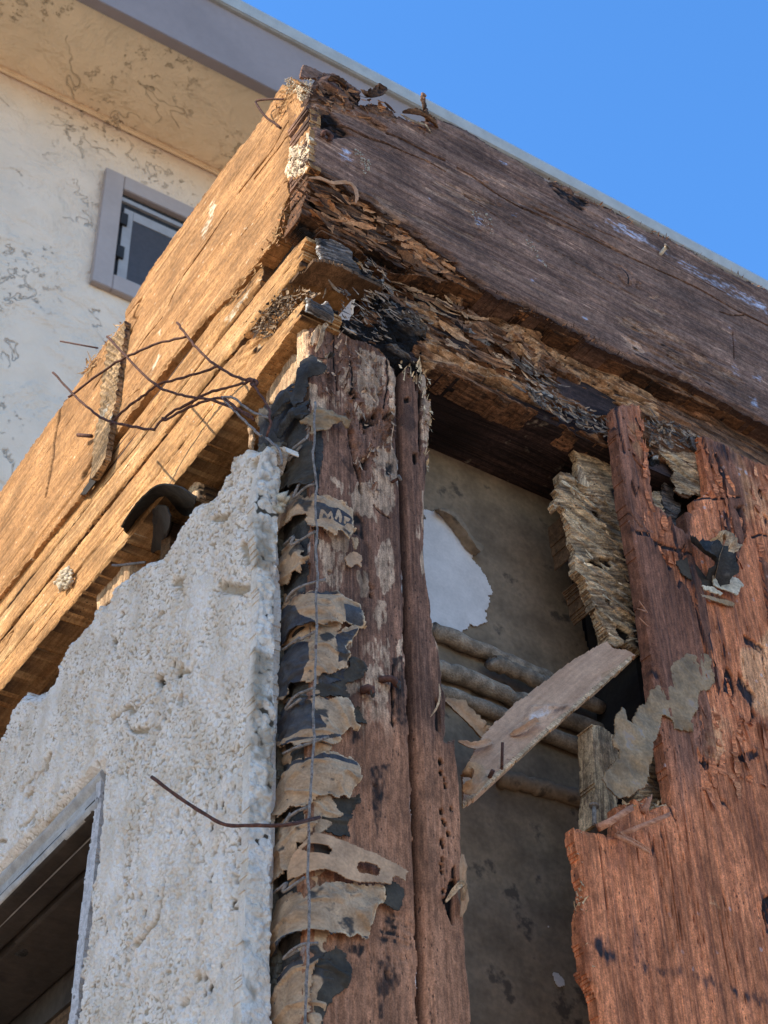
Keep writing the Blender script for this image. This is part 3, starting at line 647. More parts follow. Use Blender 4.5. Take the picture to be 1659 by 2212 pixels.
flakes('torn_fibres', pc, [('A', [(440, 640), (700, 760), (1000, 960), (1250, 1150), (1200, 1250), (800, 1120), (420, 900)])], 150, M_core, beam, L=(.008, .04), W=(.001, .004), ang=(-.05, .10), lift=(.0005, .003), base=(.000, .003), seed=3)
flakes('torn_fibres', pb, [('E', [(500, 380), (620, 230), (900, 340), (1260, 520), (1180, 640), (800, 520), (520, 560)]), ('E', [(1260, 560), (1400, 600), (1560, 700), (1480, 740), (1300, 640)])], 120, M_core, beam, L=(.005, .022), W=(.0008, .004), ang=(-.1, .25), lift=(.001, .004), base=(-.004, .001), seed=4, tone=(0, .9))
flakes('torn_fibres', pb, [('C', [(560, 0), (830, 170), (1340, 410), (1600, 540), (1600, 580), (1300, 440), (800, 200)]), ('N', [(460, 395), (640, 480), (1000, 670), (1659, 1000), (1659, 1015), (1000, 690), (640, 510)])], 150, M_core, beam, L=(.003, .010), W=(.0004, .0016), ang=(-.3, .8), lift=(.001, .005), base=(-.002, .001), seed=5, tone=(0, .6))
crumbs('dirt_crumbs', pb, [('A', [(1310, 870), (1380, 860), (1450, 930), (1440, 1010), (1370, 1010)]), ('A', [(680, 550), (780, 620), (740, 680)]), ('E', [(860, 840), (1010, 960), (1000, 1060), (930, 980)]), ('N', [(360, 730), (400, 750), (480, 890), (450, 880)])], 160, M_blob, beam, S=(.0005, .0014), base=(.000, .001), seed=6)
flakes('split_shards', right(-.016), [('A', [(440, 650), (560, 680), (780, 860), (1000, 1020), (1240, 1180), (1240, 1260), (1000, 1190), (700, 1040), (500, 960), (410, 880)])], 60, M_core, beam, L=(.02, .055), W=(.003, .009), ang=(-.05, .08), lift=(.001, .006), base=(-.001, .004), seg=9, seed=93, tone=(0, 1))
# end grain strip lit by the sun (end of the right beam seen on the left face)
pl15 = left(-.0155)
end_pts = P('E', (487, 1010), (492, 800), (488, 520), (465, 470), (440, 480), (410, 420), (440, 330), (380, 300), (330, 420), (300, 480), (300, 700), (305, 800), (290, 920), (270, 1060), (300, 1140), (380, 1110), (450, 1060))
def f_end(g):
    A, B = g.A, g.B
    h = .0012*fbm(A*200, B*50, 3, 5)+.0008*fbm(A*80, B*300, 2, 6)
    fun = g.m('E', [(330, 850), (420, 800), (470, 900), (470, 1040), (380, 1110), (290, 1120), (260, 1080), (290, 980)], .002, .005, 90, 90)
    fun = np.maximum(fun, g.m('E', [(330, 300), (500, 230), (520, 330), (440, 450), (400, 430), (360, 330)], .002, .005, 90, 90))
    fun = np.maximum(fun, .9*g.m('E', [(450, 700), (500, 700), (500, 960), (455, 960)], .002, .003, 120, 120))
    h += fun*(.0005+.0025*np.abs(fbm(A*260, B*260, 3, 8)))
    dk = fun*ss(.3, .55, fbm(A*240, B*240, 2, 14))
    dk = np.maximum(dk, g.m('E', [(400, 440), (470, 460), (440, 500), (400, 480)], .001, .002)); dk = np.maximum(dk, g.m('E', [(450, 960), (490, 940), (480, 1010), (450, 1000)], .001, .002))
    g.G = dk; g.K = fun*.85; g.R = (1-fun)*.3
    return h
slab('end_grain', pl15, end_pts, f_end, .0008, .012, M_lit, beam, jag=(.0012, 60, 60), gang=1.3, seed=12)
# curling slivers and the upper shard at the corner
def ribbon(name, pts, wid, mat, parent, nrm=(0, -1, 0), curl=.3, thick=.0006, seed=0, tip=0.1):
    """thin torn strip following a 3D path, with thickness"""
    p = smoothline(pts, 6); L = len(p); nrm = np.array(nrm, float); V = []; rs = np.random.RandomState(seed); K = 5
    for i in range(L):
        t = p[min(i+1, L-1)]-p[max(i-1, 0)]; t /= np.linalg.norm(t); s_ = np.cross(t, nrm); s_ /= np.linalg.norm(s_)+1e-9; n_ = np.cross(s_, t)
        f = i/(L-1); ww = wid*(tip+(1-tip)*min(1, 4*min(f, 1-f)+.25))*rs.uniform(.85, 1.15)
        for k in range(K):
            u = k/(K-1)*2-1; V.append(p[i]+s_*u*ww/2+n_*(curl*ww*u*u+rs.uniform(-.03, .03)*ww))
    V = np.array(V); n0 = len(V); V2 = V+np.tile(-nrm*thick, (n0, 1)); F = []
    for i in range(L-1):
        for k in range(K-1):
            a = i*K+k; F.append((a, a+1, a+K+1, a+K)); F.append((a+n0, a+K+n0, a+K+1+n0, a+1+n0))
        a = i*K; F.append((a, a+K, a+K+n0, a+n0)); a = i*K+K-1; F.append((a, a+n0, a+K+n0, a+K))
    gv = np.concatenate([V, V])
    me = npmesh(name, gv*0+np.concatenate([V, V2]), np.array(F), gv, np.zeros((2*n0, 4)))
    return link(name, me, mat, parent)
def q3(pl, c, pts, hs=None):
    r = p3(pl, P(c, *pts))
    if hs is not None: r = r+np.outer(hs, pl.n)
    return r
ribbon('peeled_sliver', q3(pb, 'E', [(470, 1120), (560, 1140), (650, 1190), (760, 1200), (820, 1250), (845, 1330), (845, 1375)], [.002, .003, .005, .007, .009, .009, .008]), .004, M_lath, beam, curl=.5, seed=3)
ribbon('peeled_sliver', q3(pb, 'E', [(455, 1165), (520, 1230), (600, 1260), (700, 1290), (800, 1350)], [.003, .005, .006, .004, .002]), .006, M_core, beam, curl=.4, seed=4)
ribbon('peeled_sliver', q3(pb, 'E', [(1290, 545), (1370, 570), (1450, 590), (1530, 640), (1600, 670)], [.001, .004, .004, .003, .0]), .008, M_core, beam, curl=.5, seed=5)
ribbon('peeled_sliver', q3(pb, 'E', [(1265, 570), (1330, 620), (1400, 650), (1470, 670), (1540, 720)], [.003, .004, .004, .004, .001]), .003, M_chunk, beam, curl=.2, seed=6)
ribbon('peeled_sliver', q3(pb, 'E', [(930, 350), (960, 410), (1010, 420), (1060, 400), (1090, 350), (1050, 330)], [.001, .003, .004, .004, .002, .001]), .010, M_core, beam, curl=.5, seed=7)
ribbon('peeled_sliver', q3(pb, 'E', [(640, 270), (690, 290), (740, 330), (760, 340)], [.001, .004, .005, .003]), .008, M_core, beam, curl=.6, seed=8)
slab('top_shard', right(-.018), P('E', (400, 230), (410, 160), (435, 112), (520, 145), (600, 185), (650, 190), (700, 195), (760, 240), (900, 330), (940, 350), (900, 420), (780, 330), (660, 250), (560, 250), (480, 235)), lambda g: .0015*fbm(g.A*40, g.B*120, 3, 4), .001, .003, M_beam, beam, jag=(.0012, 150, 150), gang=-.3)
sp = thing('wood_splinter', 'brown splinter of wood standing upright on top of the dark beam against the sky', 'splinter')
sp_pts = q3(pb, 'E', [(1510, 605), (1495, 540), (1480, 480), (1468, 420), (1470, 380)], [.0, .001, .001, .0, .0])
tube('shaft', sp_pts, .0022, M_core, sp, rough=.0005, seed=4, taper=(1.1, .8)); tube('tip', q3(pb, 'E', [(1478, 440), (1460, 400), (1468, 385), (1485, 400)], [.001]*4), .0018, M_beam, sp, rough=.0004, seed=6)
nl = thing('nail_stub', 'pale broken peg sticking out of the right part of the dark beam', 'nail')
tube('shank', q3(pb, 'N', [(1085, 815), (1092, 800)], [-.002, .008]), .0022, M_mud, nl, smooth=3); tube('head', q3(pb, 'N', [(1092, 800), (1093, 798)], [.008, .0095]), .0038, M_galv, nl, smooth=0, n=12)
cn = thing('nail', 'flattened dark nail lying across the knot near the end of the dark beam', 'nail')
tube('head', q3(pb, 'E', [(575, 750), (610, 745), (655, 775), (650, 790)], [.003, .005, .004, .002]), .0026, M_wire, cn, rough=.0003, seed=2)

# ================================================================== LEFT BEAM AND PLATES
lb = thing('wooden_beam', 'sunlit orange wooden beam with weathered grain running down to the left', 'beam', (0, .3, 1.25))
pl = left(-.015)
lb_pts = P('E', (300, 300), (320, 215), (345, 240), (400, 260), (330, 430), (300, 480), (300, 700), (305, 800), (290, 920), (270, 1060), (290, 1150), (300, 1250), (260, 1340), (240, 1438))
lb_pts += P('A', (290, 900), (250, 1020), (180, 1120), (100, 1220), (0, 1340))+P('F', (1200, 0), (1130, 60), (900, 340), (720, 570), (600, 740), (560, 860))+P('T', (740, 1330), (600, 1530), (520, 1659), (250, 1990), (-400, 2800))+[(-120, 1600), (-120, 1240), (0, 1062), (100, 918)]
lb_pts += P('T', (320, 850), (480, 620), (620, 400), (750, 235), (930, 25))+[(270, 668), (283, 650), (300, 620), (350, 545), (400, 475), (455, 400), (500, 340), (560, 262), (590, 215), (608, 180)]
def f_lb(g):
    A, B = g.A, g.B
    h = .0009*fbm(A*2, B*80, 4, 105)+.0005*fbm(A*40, B*260, 3, 106)
    cr = np.abs(fbm(A*1.6, B*22, 3, 109)); c0 = (1-ss(0, .014, cr))*ss(-.1, .3, fbm(A*5, B*9, 2, 108)); h -= .0035*c0
    ck = np.zeros(A.shape)
    for c, pts, w_ in [('T', [(330, 850), (300, 1000), (270, 1150), (260, 1300), (235, 1440), (190, 1659)], .0045), ('M', [(1580, 640), (1480, 820), (1300, 1050)], .0012), ('M', [(1240, 1150), (1120, 1330), (1000, 1500), (920, 1659)], .0014), ('E', [(290, 740), (230, 830), (120, 960), (0, 1110)], .0016), ('T', [(1280, 0), (1100, 220), (1020, 340)], .0013), ('T', [(990, 130), (960, 180)], .004), ('T', [(720, 530), (670, 620), (640, 660)], .003), ('T', [(620, 1330), (560, 1450), (530, 1480)], .006)]:
        ck = np.maximum(ck, g.ln(c, pts, w_, .0015))
    h -= .005*ck
    # splitting lower edge
    ed = g.ln('F', [(1200, 0), (1130, 60), (900, 340), (720, 570), (560, 800), (330, 1130), (0, 1560)], .010, .002); h -= ed*.003*np.abs(fbm(A*6, B*200, 3, 44))
    pale = np.zeros(A.shape)
    for c, q, s in [('T', [(1150, 540), (1200, 430), (1240, 340), (1260, 360), (1210, 470), (1170, 560)], 1), ('T', [(1235, 150), (1260, 110), (1255, 170)], .9), ('M', [(1090, 1280), (1150, 1100), (1180, 1080), (1160, 1180), (1110, 1330)], .7), ('M', [(1330, 1250), (1355, 1230), (1345, 1265)], .9), ('A', [(85, 970), (110, 950), (105, 985)], 1), ('T', [(1040, 840), (1060, 800), (1050, 880)], .8), ('A', [(95, 1150), (150, 1090), (140, 1120), (100, 1170)], .6)]:
        pale = np.maximum(pale, s*g.m(c, q, .003, .003))
    rs = np.random.RandomState(4); a0, a1, b0, b1 = A.min(), A.max(), B.min(), B.max()
    wl = worley(A*22, B*50, 5); pale = np.maximum(pale, .6*(1-ss(.03, .09, wl))*ss(.0, .2, fbm(A*9, B*9, 2, 88)))
    eb = 1-ss(0, .006, g.sd); h -= eb*.004*np.abs(fbm(A*90, B*90, 3, 90))
    grey = .5*ss(.2, .5, fbm(A*5, B*25, 3, 91))
    cor = g.m('E', [(280, 260), (400, 240), (330, 460), (240, 560), (150, 640), (180, 480)], .004, .004); h += cor*.004*fbm(A*60, B*160, 3, 95)
    top = g.m('T', [(600, 400), (930, 30), (1000, 60), (960, 120), (700, 500)], .004, .003)
    g.R = .35*ss(-.2, .4, fbm(A*3, B*40, 3, 93)); g.G = np.maximum.reduce([ck*.8, c0*.5, .4*eb*ss(0, .4, fbm(A*60, B*60, 2, 97)), .5*cor*ss(.1, .4, fbm(A*60, B*160, 3, 95))]); g.K = np.maximum(pale, grey*.4*top)
    return h
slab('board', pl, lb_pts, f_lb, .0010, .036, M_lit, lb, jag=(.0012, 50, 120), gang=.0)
flakes('torn_fibres', left(-.016), [('E', [(300, 250), (400, 250), (320, 460), (240, 600), (120, 700), (200, 480)]), ('T', [(560, 430), (620, 380), (900, 40), (940, 30), (700, 420), (600, 520)]), ('A', [(300, 880), (320, 960), (180, 1180), (0, 1400), (0, 1330), (200, 1060)])], 150, M_lit, lb, L=(.005, .02), W=(.0006, .002), ang=(.1, .5), lift=(.001, .004), base=(0, .001), seed=14)
crumbs('fungus_crumbs', left(-.017), [('E', [(330, 850), (470, 830), (480, 1030), (380, 1110), (270, 1110)]), ('E', [(330, 300), (500, 230), (520, 330), (440, 450), (380, 400)]), ('E', [(280, 250), (340, 220), (350, 350), (290, 380)])], 420, M_mud, lb, S=(.0004, .0014), base=(-.001, .0025), seed=8, tone=(0, 1))

def plate_face(sf, outline, parent, seed, fn_extra=None, thick=.085, mat=None):
    def fn(g):
        A, B = g.A, g.B
        h = .0007*fbm(A*2, B*90, 4, seed)+.0005*fbm(A*40, B*240, 3, seed+1)
        cr = np.abs(fbm(A*2, B*30, 3, seed+2)); c0 = (1-ss(0, .02, cr))*ss(-.1, .3, fbm(A*6, B*9, 2, seed+3)); h -= .003*c0
        eb = 1-ss(0, .004, g.sd); h -= eb*(.0015+.002*np.abs(fbm(A*60, B*60, 3, seed+4)))
        g.G = np.maximum(.7*c0, .65*(1-ss(0, .0022, g.sd))); g.R = .4*ss(-.1, .4, fbm(A*3, B*40, 3, seed+5)); wl = worley(A*30, B*60, seed+6); g.K = .6*(1-ss(.03, .09, wl))*ss(.1, .3, fbm(A*9, B*9, 2, seed+7))  # G also darkens the board edges in place of seam shadow
        if fn_extra: h = fn_extra(g, h)
        return h
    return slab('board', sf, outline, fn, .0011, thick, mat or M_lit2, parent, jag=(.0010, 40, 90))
class LocalPlane(Plane):
    """plane whose outlines are given directly in metres, painting helpers still work in picture units"""
    def uv(s, px):
        px = np.asarray(px, float)
        if getattr(s, 'raw', False): s.raw = False; return px
        return Plane.uv(s, px)
def lleft(x): p = LocalPlane((x, 0, 0), (0, 1, 0), (0, 0, 1), (-1, 0, 0)); p.raw = True; return p
def wob(y0, y1, z0, z1, seed, amp=.001):
    ys = np.linspace(y0, y1, 40); a = [(y, z0+amp*vn(np.array([y*30]), np.array([1.]), seed)[0]) for y in ys]; b = [(y, z1+amp*vn(np.array([y*30]), np.array([5.]), seed)[0]) for y in ys[::-1]]
    return a+b
# A: mossy split strip under the beam
tA = thing('wooden_board', 'thin mossy split board directly under the sunlit beam', 'board', (0, .3, 1.2))
def fxA(g, h):
    A, B = g.A, g.B; k = ss(.35, .05, A)
    h += k*.004*fbm(A*14, B*150, 3, 7)-.003; g.K = np.maximum(g.K, .6*k*ss(0, .4, fbm(A*30, B*120, 3, 9))); g.G = np.maximum(g.G, .7*ss(.25, .5, fbm(A*8, B*120, 3, 10)))
    return h
plate_face(lleft(-.0125), wob(.075, 1.0, 1.2015, 1.2445, 2, .0012), tA, 131, fxA, mat=M_lit2)
def fx_end(g, h, s):
    k = ss(.05, -.01, g.A); g.cut |= g.A < -.011+.005*(1+fbm(g.B*170, g.A*40, 4, s, .65)*1.6); g.G = np.maximum(g.G, k*.8*ss(.0, .4, fbm(g.A*50, g.B*200, 3, s+1)))
    return h-k*.005*np.abs(fbm(g.A*24, g.B*190, 4, s+2))
t1 = thing('top_plate', 'sunlit upper wall plate, its sawn end poking out at the corner below the beam', 'plate', (0, 0, 1.155))
plate_face(lleft(-.012), wob(-.012, 1.0, 1.1570, 1.1955, 3), t1, 141, lambda g, h: fx_end(g, h, 7), mat=M_lit2, thick=.062)
t2 = thing('top_plate', 'sunlit middle wall plate, crumbled away near the corner', 'plate', (0, 0, 1.113))
def fx2(g, h):
    A, B = g.A, g.B; k = ss(.16, .05, A)
    h -= k*(.004+.012*np.abs(fbm(A*40, B*120, 3, 7))); g.G = np.maximum(g.G, k*ss(-.1, .3, fbm(A*50, B*120, 3, 8))); g.K = np.maximum(g.K, k*.6*ss(.1, .5, fbm(A*60, B*60, 3, 9)))
    g.cut |= (A < .035+.02*fbm(A*0+3, B*90, 3, 4))
    return h
plate_face(lleft(-.0118), wob(.02, 1.0, 1.1125, 1.1525, 4), t2, 151, fx2, mat=M_lit2, thick=.08)
flakes('rot_shreds', left(-.008), [('B', [(30, 900), (110, 800), (200, 680), (260, 620), (500, 600), (660, 660), (640, 720), (500, 680), (430, 740), (300, 900), (200, 1000), (60, 1110)])], 130, M_black, t2, L=(.006, .018), W=(.0008, .003), ang=(.1, .35), lift=(.001, .005), base=(-.004, .005), seed=21, tone=(.0, 1.0))
crumbs('rot_crumbs', left(-.012), [('B', [(60, 880), (110, 800), (200, 680), (430, 730), (300, 900), (60, 1100)])], 160, M_black, t2, S=(.0006, .002), base=(0, .006), seed=22, tone=(.2, 1))
def fx_low(g, h):
    h = fx_end(g, h, 9); g.cut |= g.B < 1.0675+.0215*ss(.13, -.01, g.A)+.0015*fbm(g.A*60, g.B*60, 3, 5); return h
t3 = thing('top_plate', 'sunlit lowest wall plate resting on the studs above the stucco edge', 'plate', (0, 0, 1.07))
plate_face(lleft(-.0122), wob(-.010, 1.0, 1.0700, 1.1115, 5), t3, 161, fx_low, mat=M_lit2, thick=.040)
# sawn ends
def f_endg(g):
    A, B = g.A, g.B
    h = .0016*fbm(A*20, B*330, 3, 5)+.0008*fbm(A*200, B*200, 3, 6)-.003*(1-ss(0, .003, g.sd))
    g.R = .35*ss(0, .5, fbm(A*50, B*300, 3, 7)); g.G = .6*ss(.2, .5, fbm(A*60, B*60, 3, 8)); g.K = .7*(1-ss(.0, .0025, g.sd)); return h
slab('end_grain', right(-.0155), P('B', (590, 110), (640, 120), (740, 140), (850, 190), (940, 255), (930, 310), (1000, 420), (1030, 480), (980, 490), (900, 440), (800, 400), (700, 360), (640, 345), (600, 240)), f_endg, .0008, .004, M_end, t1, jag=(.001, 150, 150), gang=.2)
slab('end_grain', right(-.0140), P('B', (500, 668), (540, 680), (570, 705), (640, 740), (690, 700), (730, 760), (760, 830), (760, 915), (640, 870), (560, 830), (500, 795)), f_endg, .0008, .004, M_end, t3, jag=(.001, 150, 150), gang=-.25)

# weathered block nailed across the left beam
bk = thing('wood_block', 'grey weathered block with wavy end grain standing across the sunlit beam', 'block', (-.02, .5, 1.3))
bp = left(-.0215)
bk_pts = P('T', (770, 225), (860, 130), (930, 30), (940, 60), (915, 200), (890, 400), (870, 560), (845, 760), (810, 920), (780, 1080), (760, 1200), (740, 1330), (700, 1390), (640, 1490), (605, 1510), (615, 1380), (630, 1180), (650, 1060), (685, 900), (700, 730), (715, 560), (745, 400), (760, 270))
def f_bk(g):
    A, B = g.A, g.B
    rings = np.sin((B*520+5*fbm(A*30, B*12, 3, 5)+((A-.5)*40)**2*2))
    h = .0011*rings*ss(1.2, 1.35, B)+.0012*fbm(A*160, B*160, 3, 6)
    g.R = .7*ss(0, .8, rings)*ss(1.2, 1.35, B); g.G = .8*(1-ss(0, .0025, g.sd))*ss(-.2, .3, fbm(A*200, B*60, 2, 9)); g.K = .5*ss(.1, .5, fbm(A*40, B*40, 3, 10))
    return h
slab('block_face', bp, bk_pts, f_bk, .0010, .007, M_gray, bk, jag=(.0015, 90, 90), gang=1.2)
slab('gap_shade', left(-.0158), P('T', (930, 30), (955, 40), (930, 200), (905, 400), (880, 560), (850, 780), (815, 930), (800, 1000), (780, 1090), (760, 1200), (740, 1330), (690, 1500), (560, 1659), (500, 1659), (590, 1530), (620, 1380), (640, 1200), (800, 700), (900, 200)), None, .002, .0005, M_pitch, bk, back=False)  # flat black sheet laid on the beam as shade beside the block
nlb = thing('nail', 'dark bent nail stub in the left beam beside the weathered block', 'nail')
tube('shank', q3(pl, 'T', [(650, 1120), (580, 1132)], [.004, .012]), .0022, M_wire, nlb, smooth=2)
flakes('splinters', left(-.016), [('T', [(560, 440), (640, 420), (610, 500), (560, 500)])], 14, M_lit, bk, L=(.01, .03), W=(.001, .003), ang=(2.4, .3), lift=(.002, .01), seed=31)
wn_ = thing('nail', 'thin rusty nail poking out sideways at the top edge of the left beam', 'nail')
tube('shank', q3(pl, 'T', [(540, 310), (705, 298)], [.03, .004]), .0010, M_wire, wn_, smooth=2)
st_ = thing('staple', 'bent rusty staple wire at the top corner of the sunlit beam', 'staple')
tube('wire', q3(pl, 'E', [(292, 428), (215, 460), (142, 495), (150, 540), (185, 620), (232, 660), (240, 680)], [.001, .010, .016, .016, .010, .004, .001]), .00125, M_wire, st_, smooth=3)
mb = thing('mortar_lump', 'pale lump of mortar stuck on the lowest left plate', 'mortar')
crumbs('lump', left(-.014), [('F', [(320, 1500), (360, 1450), (420, 1440), (400, 1510), (370, 1560), (330, 1540)])], 60, M_mud, mb, S=(.002, .0055), base=(.0, .005), seed=9)
# ================================================================== RIGHT PLATES (rotted)
rp = thing('top_plate', 'badly rotted brown top plate under the dark beam with deep black hollows', 'plate', (0, 0, 1.1))
pr = right(0.0)
rp_pts = P('C', (-30, 330), (0, 500), (60, 560), (130, 575), (190, 585), (300, 640), (370, 655), (430, 625), (500, 660), (600, 700), (700, 755), (800, 800), (900, 850), (1000, 890), (1150, 940), (1200, 970), (1300, 1020), (1450, 1080), (1540, 1110))+[(1500, 1010), (1800, 1190), (2400, 1490), (2400, 1215), (1800, 960)]+P('C', (1659, 590), (1500, 520), (1300, 420), (1000, 250), (700, 120), (400, 0), (200, -60), (60, -60))
def f_rp(g):
    A, B = g.A, g.B
    rot = ss(.60, .06, A)
    ridg = 1-np.abs(fbm(A*9, B*95, 4, 171)); fine = fbm(A*60, B*260, 3, 172)
    tilt = .16  # rot follows grain
    h = -.004*rot+(.012*rot+.003)*(ridg*ridg-.6)+.0012*fine+.003*rot*fbm(A*22, B*40, 3, 173)
    hol = [([(120, 30), (250, 10), (420, 50), (455, 120), (470, 180), (500, 215), (560, 230), (610, 275), (625, 350), (560, 385), (470, 340), (400, 270), (330, 200), (210, 130), (140, 110)], 1), ([(1160, 700), (1250, 655), (1310, 705), (1400, 720), (1510, 790), (1535, 860), (1500, 925), (1400, 905), (1330, 860), (1250, 820), (1185, 775)], 1), ([(160, 500), (250, 540), (335, 590), (370, 650), (300, 655), (200, 620)], 1), ([(50, 60), (140, 60), (140, 200), (70, 260), (20, 200)], .8), ([(90, 230), (180, 300), (160, 420), (110, 380)], .7), ([(760, 480), (860, 520), (930, 560), (1000, 575), (960, 600), (840, 570)], .8), ([(1100, 610), (1230, 660), (1210, 690), (1120, 660)], .8), ([(470, 410), (600, 430), (720, 500), (690, 520), (560, 470)], .75), ([(700, 560), (860, 600), (1060, 700), (1040, 730), (880, 650)], .55), ([(1330, 880), (1540, 960), (1540, 1040), (1420, 1000)], .7)]
    dk = .95*rot*ss(.08, .34, fbm(A*13, B*62, 4, 196, .6))
    for q, s in hol: dk = np.maximum(dk, s*g.m('C', q, .0015, .006, 30, 160, seed=int(q[0][0])))
    slats = g.m('C', [(1240, 760), (1320, 790), (1420, 850), (1400, 900), (1300, 850)], .001, .002)*ss(.2, .5, np.sin(B*1100+A*300)); dk2 = dk*(1-.8*slats)*(.8+.5*ss(.3, -.1, fbm(A*16, B*300, 3, 198)))
    tan = np.zeros(A.shape)
    for q, s in [([(410, 60), (440, 60), (520, 105), (700, 170), (900, 240), (1060, 330), (1300, 470), (1659, 650), (1800, 740), (1800, 960), (1659, 880), (1540, 830), (1480, 780), (1300, 690), (1240, 640), (1100, 560), (1000, 560), (900, 520), (860, 430), (760, 350), (640, 250), (500, 190), (440, 110)], .62), ([(330, 455), (400, 480), (480, 515), (600, 590), (700, 620), (860, 700), (960, 745), (1000, 790), (960, 825), (880, 775), (780, 720), (700, 660), (560, 620), (440, 570), (350, 510)], .95), ([(1020, 810), (1080, 840), (1150, 900), (1150, 920), (1060, 870)], 1), ([(1210, 945), (1300, 935), (1440, 1040), (1440, 1060), (1280, 990)], 1), ([(220, 170), (300, 220), (420, 290), (460, 360), (360, 320), (250, 240)], .55), ([(400, 260), (480, 280), (600, 370), (620, 410), (480, 350)], .5), ([(310, 535), (350, 540), (420, 600), (390, 640), (350, 610)], .9), ([(200, 380), (350, 420), (440, 470), (330, 450)], .8)]:
        tan = np.maximum(tan, s*g.m('C', q, .003, .006, 30, 140, seed=5))
    mold = g.m('C', [(620, 350), (680, 380), (750, 430), (770, 490), (720, 480), (650, 420)], .001, .005, 90, 90)
    mold = np.maximum(mold, .9*g.m('C', [(300, 340), (340, 340), (350, 360), (320, 362)], .001, .002)); pale = np.maximum(mold, .35*g.m('C', [(400, 70), (500, 110), (640, 180), (640, 270), (560, 200), (430, 130)], .002, .004))
    edges = g.m('C', [(860, 560), (1000, 620), (1180, 750), (1200, 830), (1400, 910), (1530, 960), (1530, 1060), (1380, 960), (1180, 900), (1000, 800)], .004, .006)
    pale = np.maximum(pale, edges*.75*ss(.78, .97, ridg)); dk2 = np.maximum(dk2, edges*.9*ss(.72, .5, ridg))
    kn = g.lin('C', [(930, 460), (990, 530)]); kr = (1-ss(.012, .016, kn)); tan = np.maximum(tan, kr*.9*ss(.008, .011, kn)); h += kr*.002
    tan = tan*(1-.5*kr*(1-ss(.006, .010, kn)))
    pits = (1-ss(.10, .26, worley(A*150, B*230, 7)))*g.m('C', [(660, 240), (900, 260), (1200, 430), (1600, 680), (1600, 800), (1300, 680), (1000, 540), (760, 420)], .006, .006)*ss(-.2, .1, fbm(A*40, B*50, 2, 8))
    h -= .02*dk2*(1+.5*fbm(A*20, B*240, 4, 199))+.0015*pits
    crv = 1-ss(0, .05, np.abs(fbm(A*6, B*120, 3, 180))); h -= .0035*crv*(.4+rot); dk2 = np.maximum(dk2, .75*crv*(.35+.65*rot))
    h += .003*(tan > .6)*ss(.6, .9, tan)
    h -= .004*(1-ss(0, .006, g.sd))*np.abs(fbm(A*70, B*70, 3, 9))
    g.R = tan*(.65+.5*ridg); g.G = np.maximum.reduce([dk2, pits*.9, .95*rot*ss(.68, .46, ridg)]); g.K = pale
    return h
slab('board_face', pr, rp_pts, f_rp, .0010, .03, M_plate, rp, jag=(.003, 70, 110), gang=-.16)
# solid wood behind the face, whose underside is the dark ceiling of the cavity
def f_un(g):
    A, B = g.A, g.B; g.K = .5*ss(.35, .6, fbm(A*60, B*60, 3, 5)); g.G = .5*ss(.0, .5, fbm(A*5, B*14, 3, 6))
    return .0015*fbm(A*4, B*120, 4, 7)
lu = LocalPlane((0, 0, 1.108), (1, 0, 0), (0, 1, 0), (0, 0, -1)); lu.raw = True
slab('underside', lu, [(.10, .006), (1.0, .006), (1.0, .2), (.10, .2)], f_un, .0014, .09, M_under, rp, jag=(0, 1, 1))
flakes('torn_fibres', right(-.001), [('C', [(100, 20), (470, 60), (700, 330), (900, 520), (760, 480), (420, 370), (130, 150)]), ('C', [(180, 380), (600, 480), (1100, 650), (1180, 760), (1200, 860), (860, 720), (400, 520)])], 190, M_plate, rp, L=(.006, .035), W=(.001, .0045), ang=(-.16, .12), lift=(.001, .004), base=(-.006, .002), seed=23, tone=(0, 1))
flakes('grey_fibres', right(-.002), [('C', [(960, 740), (1180, 820), (1400, 910), (1530, 960), (1530, 1080), (1300, 1000), (1150, 930), (1000, 830)]), ('C', [(820, 560), (1000, 620), (1180, 740), (1160, 760), (980, 670)])], 240, M_end, rp, L=(.006, .03), W=(.0008, .003), ang=(-.22, .16), lift=(.001, .004), base=(-.002, .004), seed=24, tone=(0, 1))
flakes('split_shards', right(-.002), [('C', [(60, 0), (420, 60), (620, 260), (880, 440), (1180, 700), (1100, 760), (700, 560), (300, 420), (80, 250)])], 55, M_plate, rp, L=(.02, .05), W=(.003, .008), ang=(-.15, .08), lift=(.001, .006), base=(-.002, .003), seg=9, seed=94, tone=(-.3, .9), dark=.25)
# black crumbly mass at the corner
bm_ = thing('rot_mass', 'black crumbling clump of rotted wood at the corner above the post', 'rotten wood', (.06, 0, 1.1))
def f_bm(g):
    A, B = g.A, g.B
    cell = worley(A*70, B*90, 5); h = .010*fbm(A*28, B*42, 3, 191)+.010*np.abs(fbm(A*50, B*150, 4, 192, .6))-.004*cell-.007
    h -= .012*(1-ss(0, .010, g.sd))
    rr_ = np.abs(fbm(A*50, B*150, 4, 192, .6)); g.R = .7*ss(.15, .5, fbm(A*25, B*50, 3, 193))*ss(.05, .3, rr_); g.G = np.maximum(ss(.0, -.008, h)*.95, .9*ss(.12, .03, rr_)); g.K = .75*ss(.10, .4, fbm(A*80, B*160, 3, 194))*ss(.12, .3, rr_)
    return h
slab('clump', right(-.008), P('B', (780, 640), (900, 720), (905, 780), (1000, 770), (1150, 740), (1180, 660), (1280, 600), (1360, 640), (1500, 760), (1659, 860))+P('C', (420, 560), (330, 500), (310, 540), (370, 600), (390, 640), (320, 655), (260, 620), (170, 585), (130, 585), (70, 560))+P('B', (1180, 1250), (1130, 1180), (1000, 1090), (900, 1060), (840, 1000), (760, 920), (740, 840), (720, 720)), f_bm, .0009, .02, M_black, bm_, jag=(.004, 70, 70), seed=5, gang=-.3)
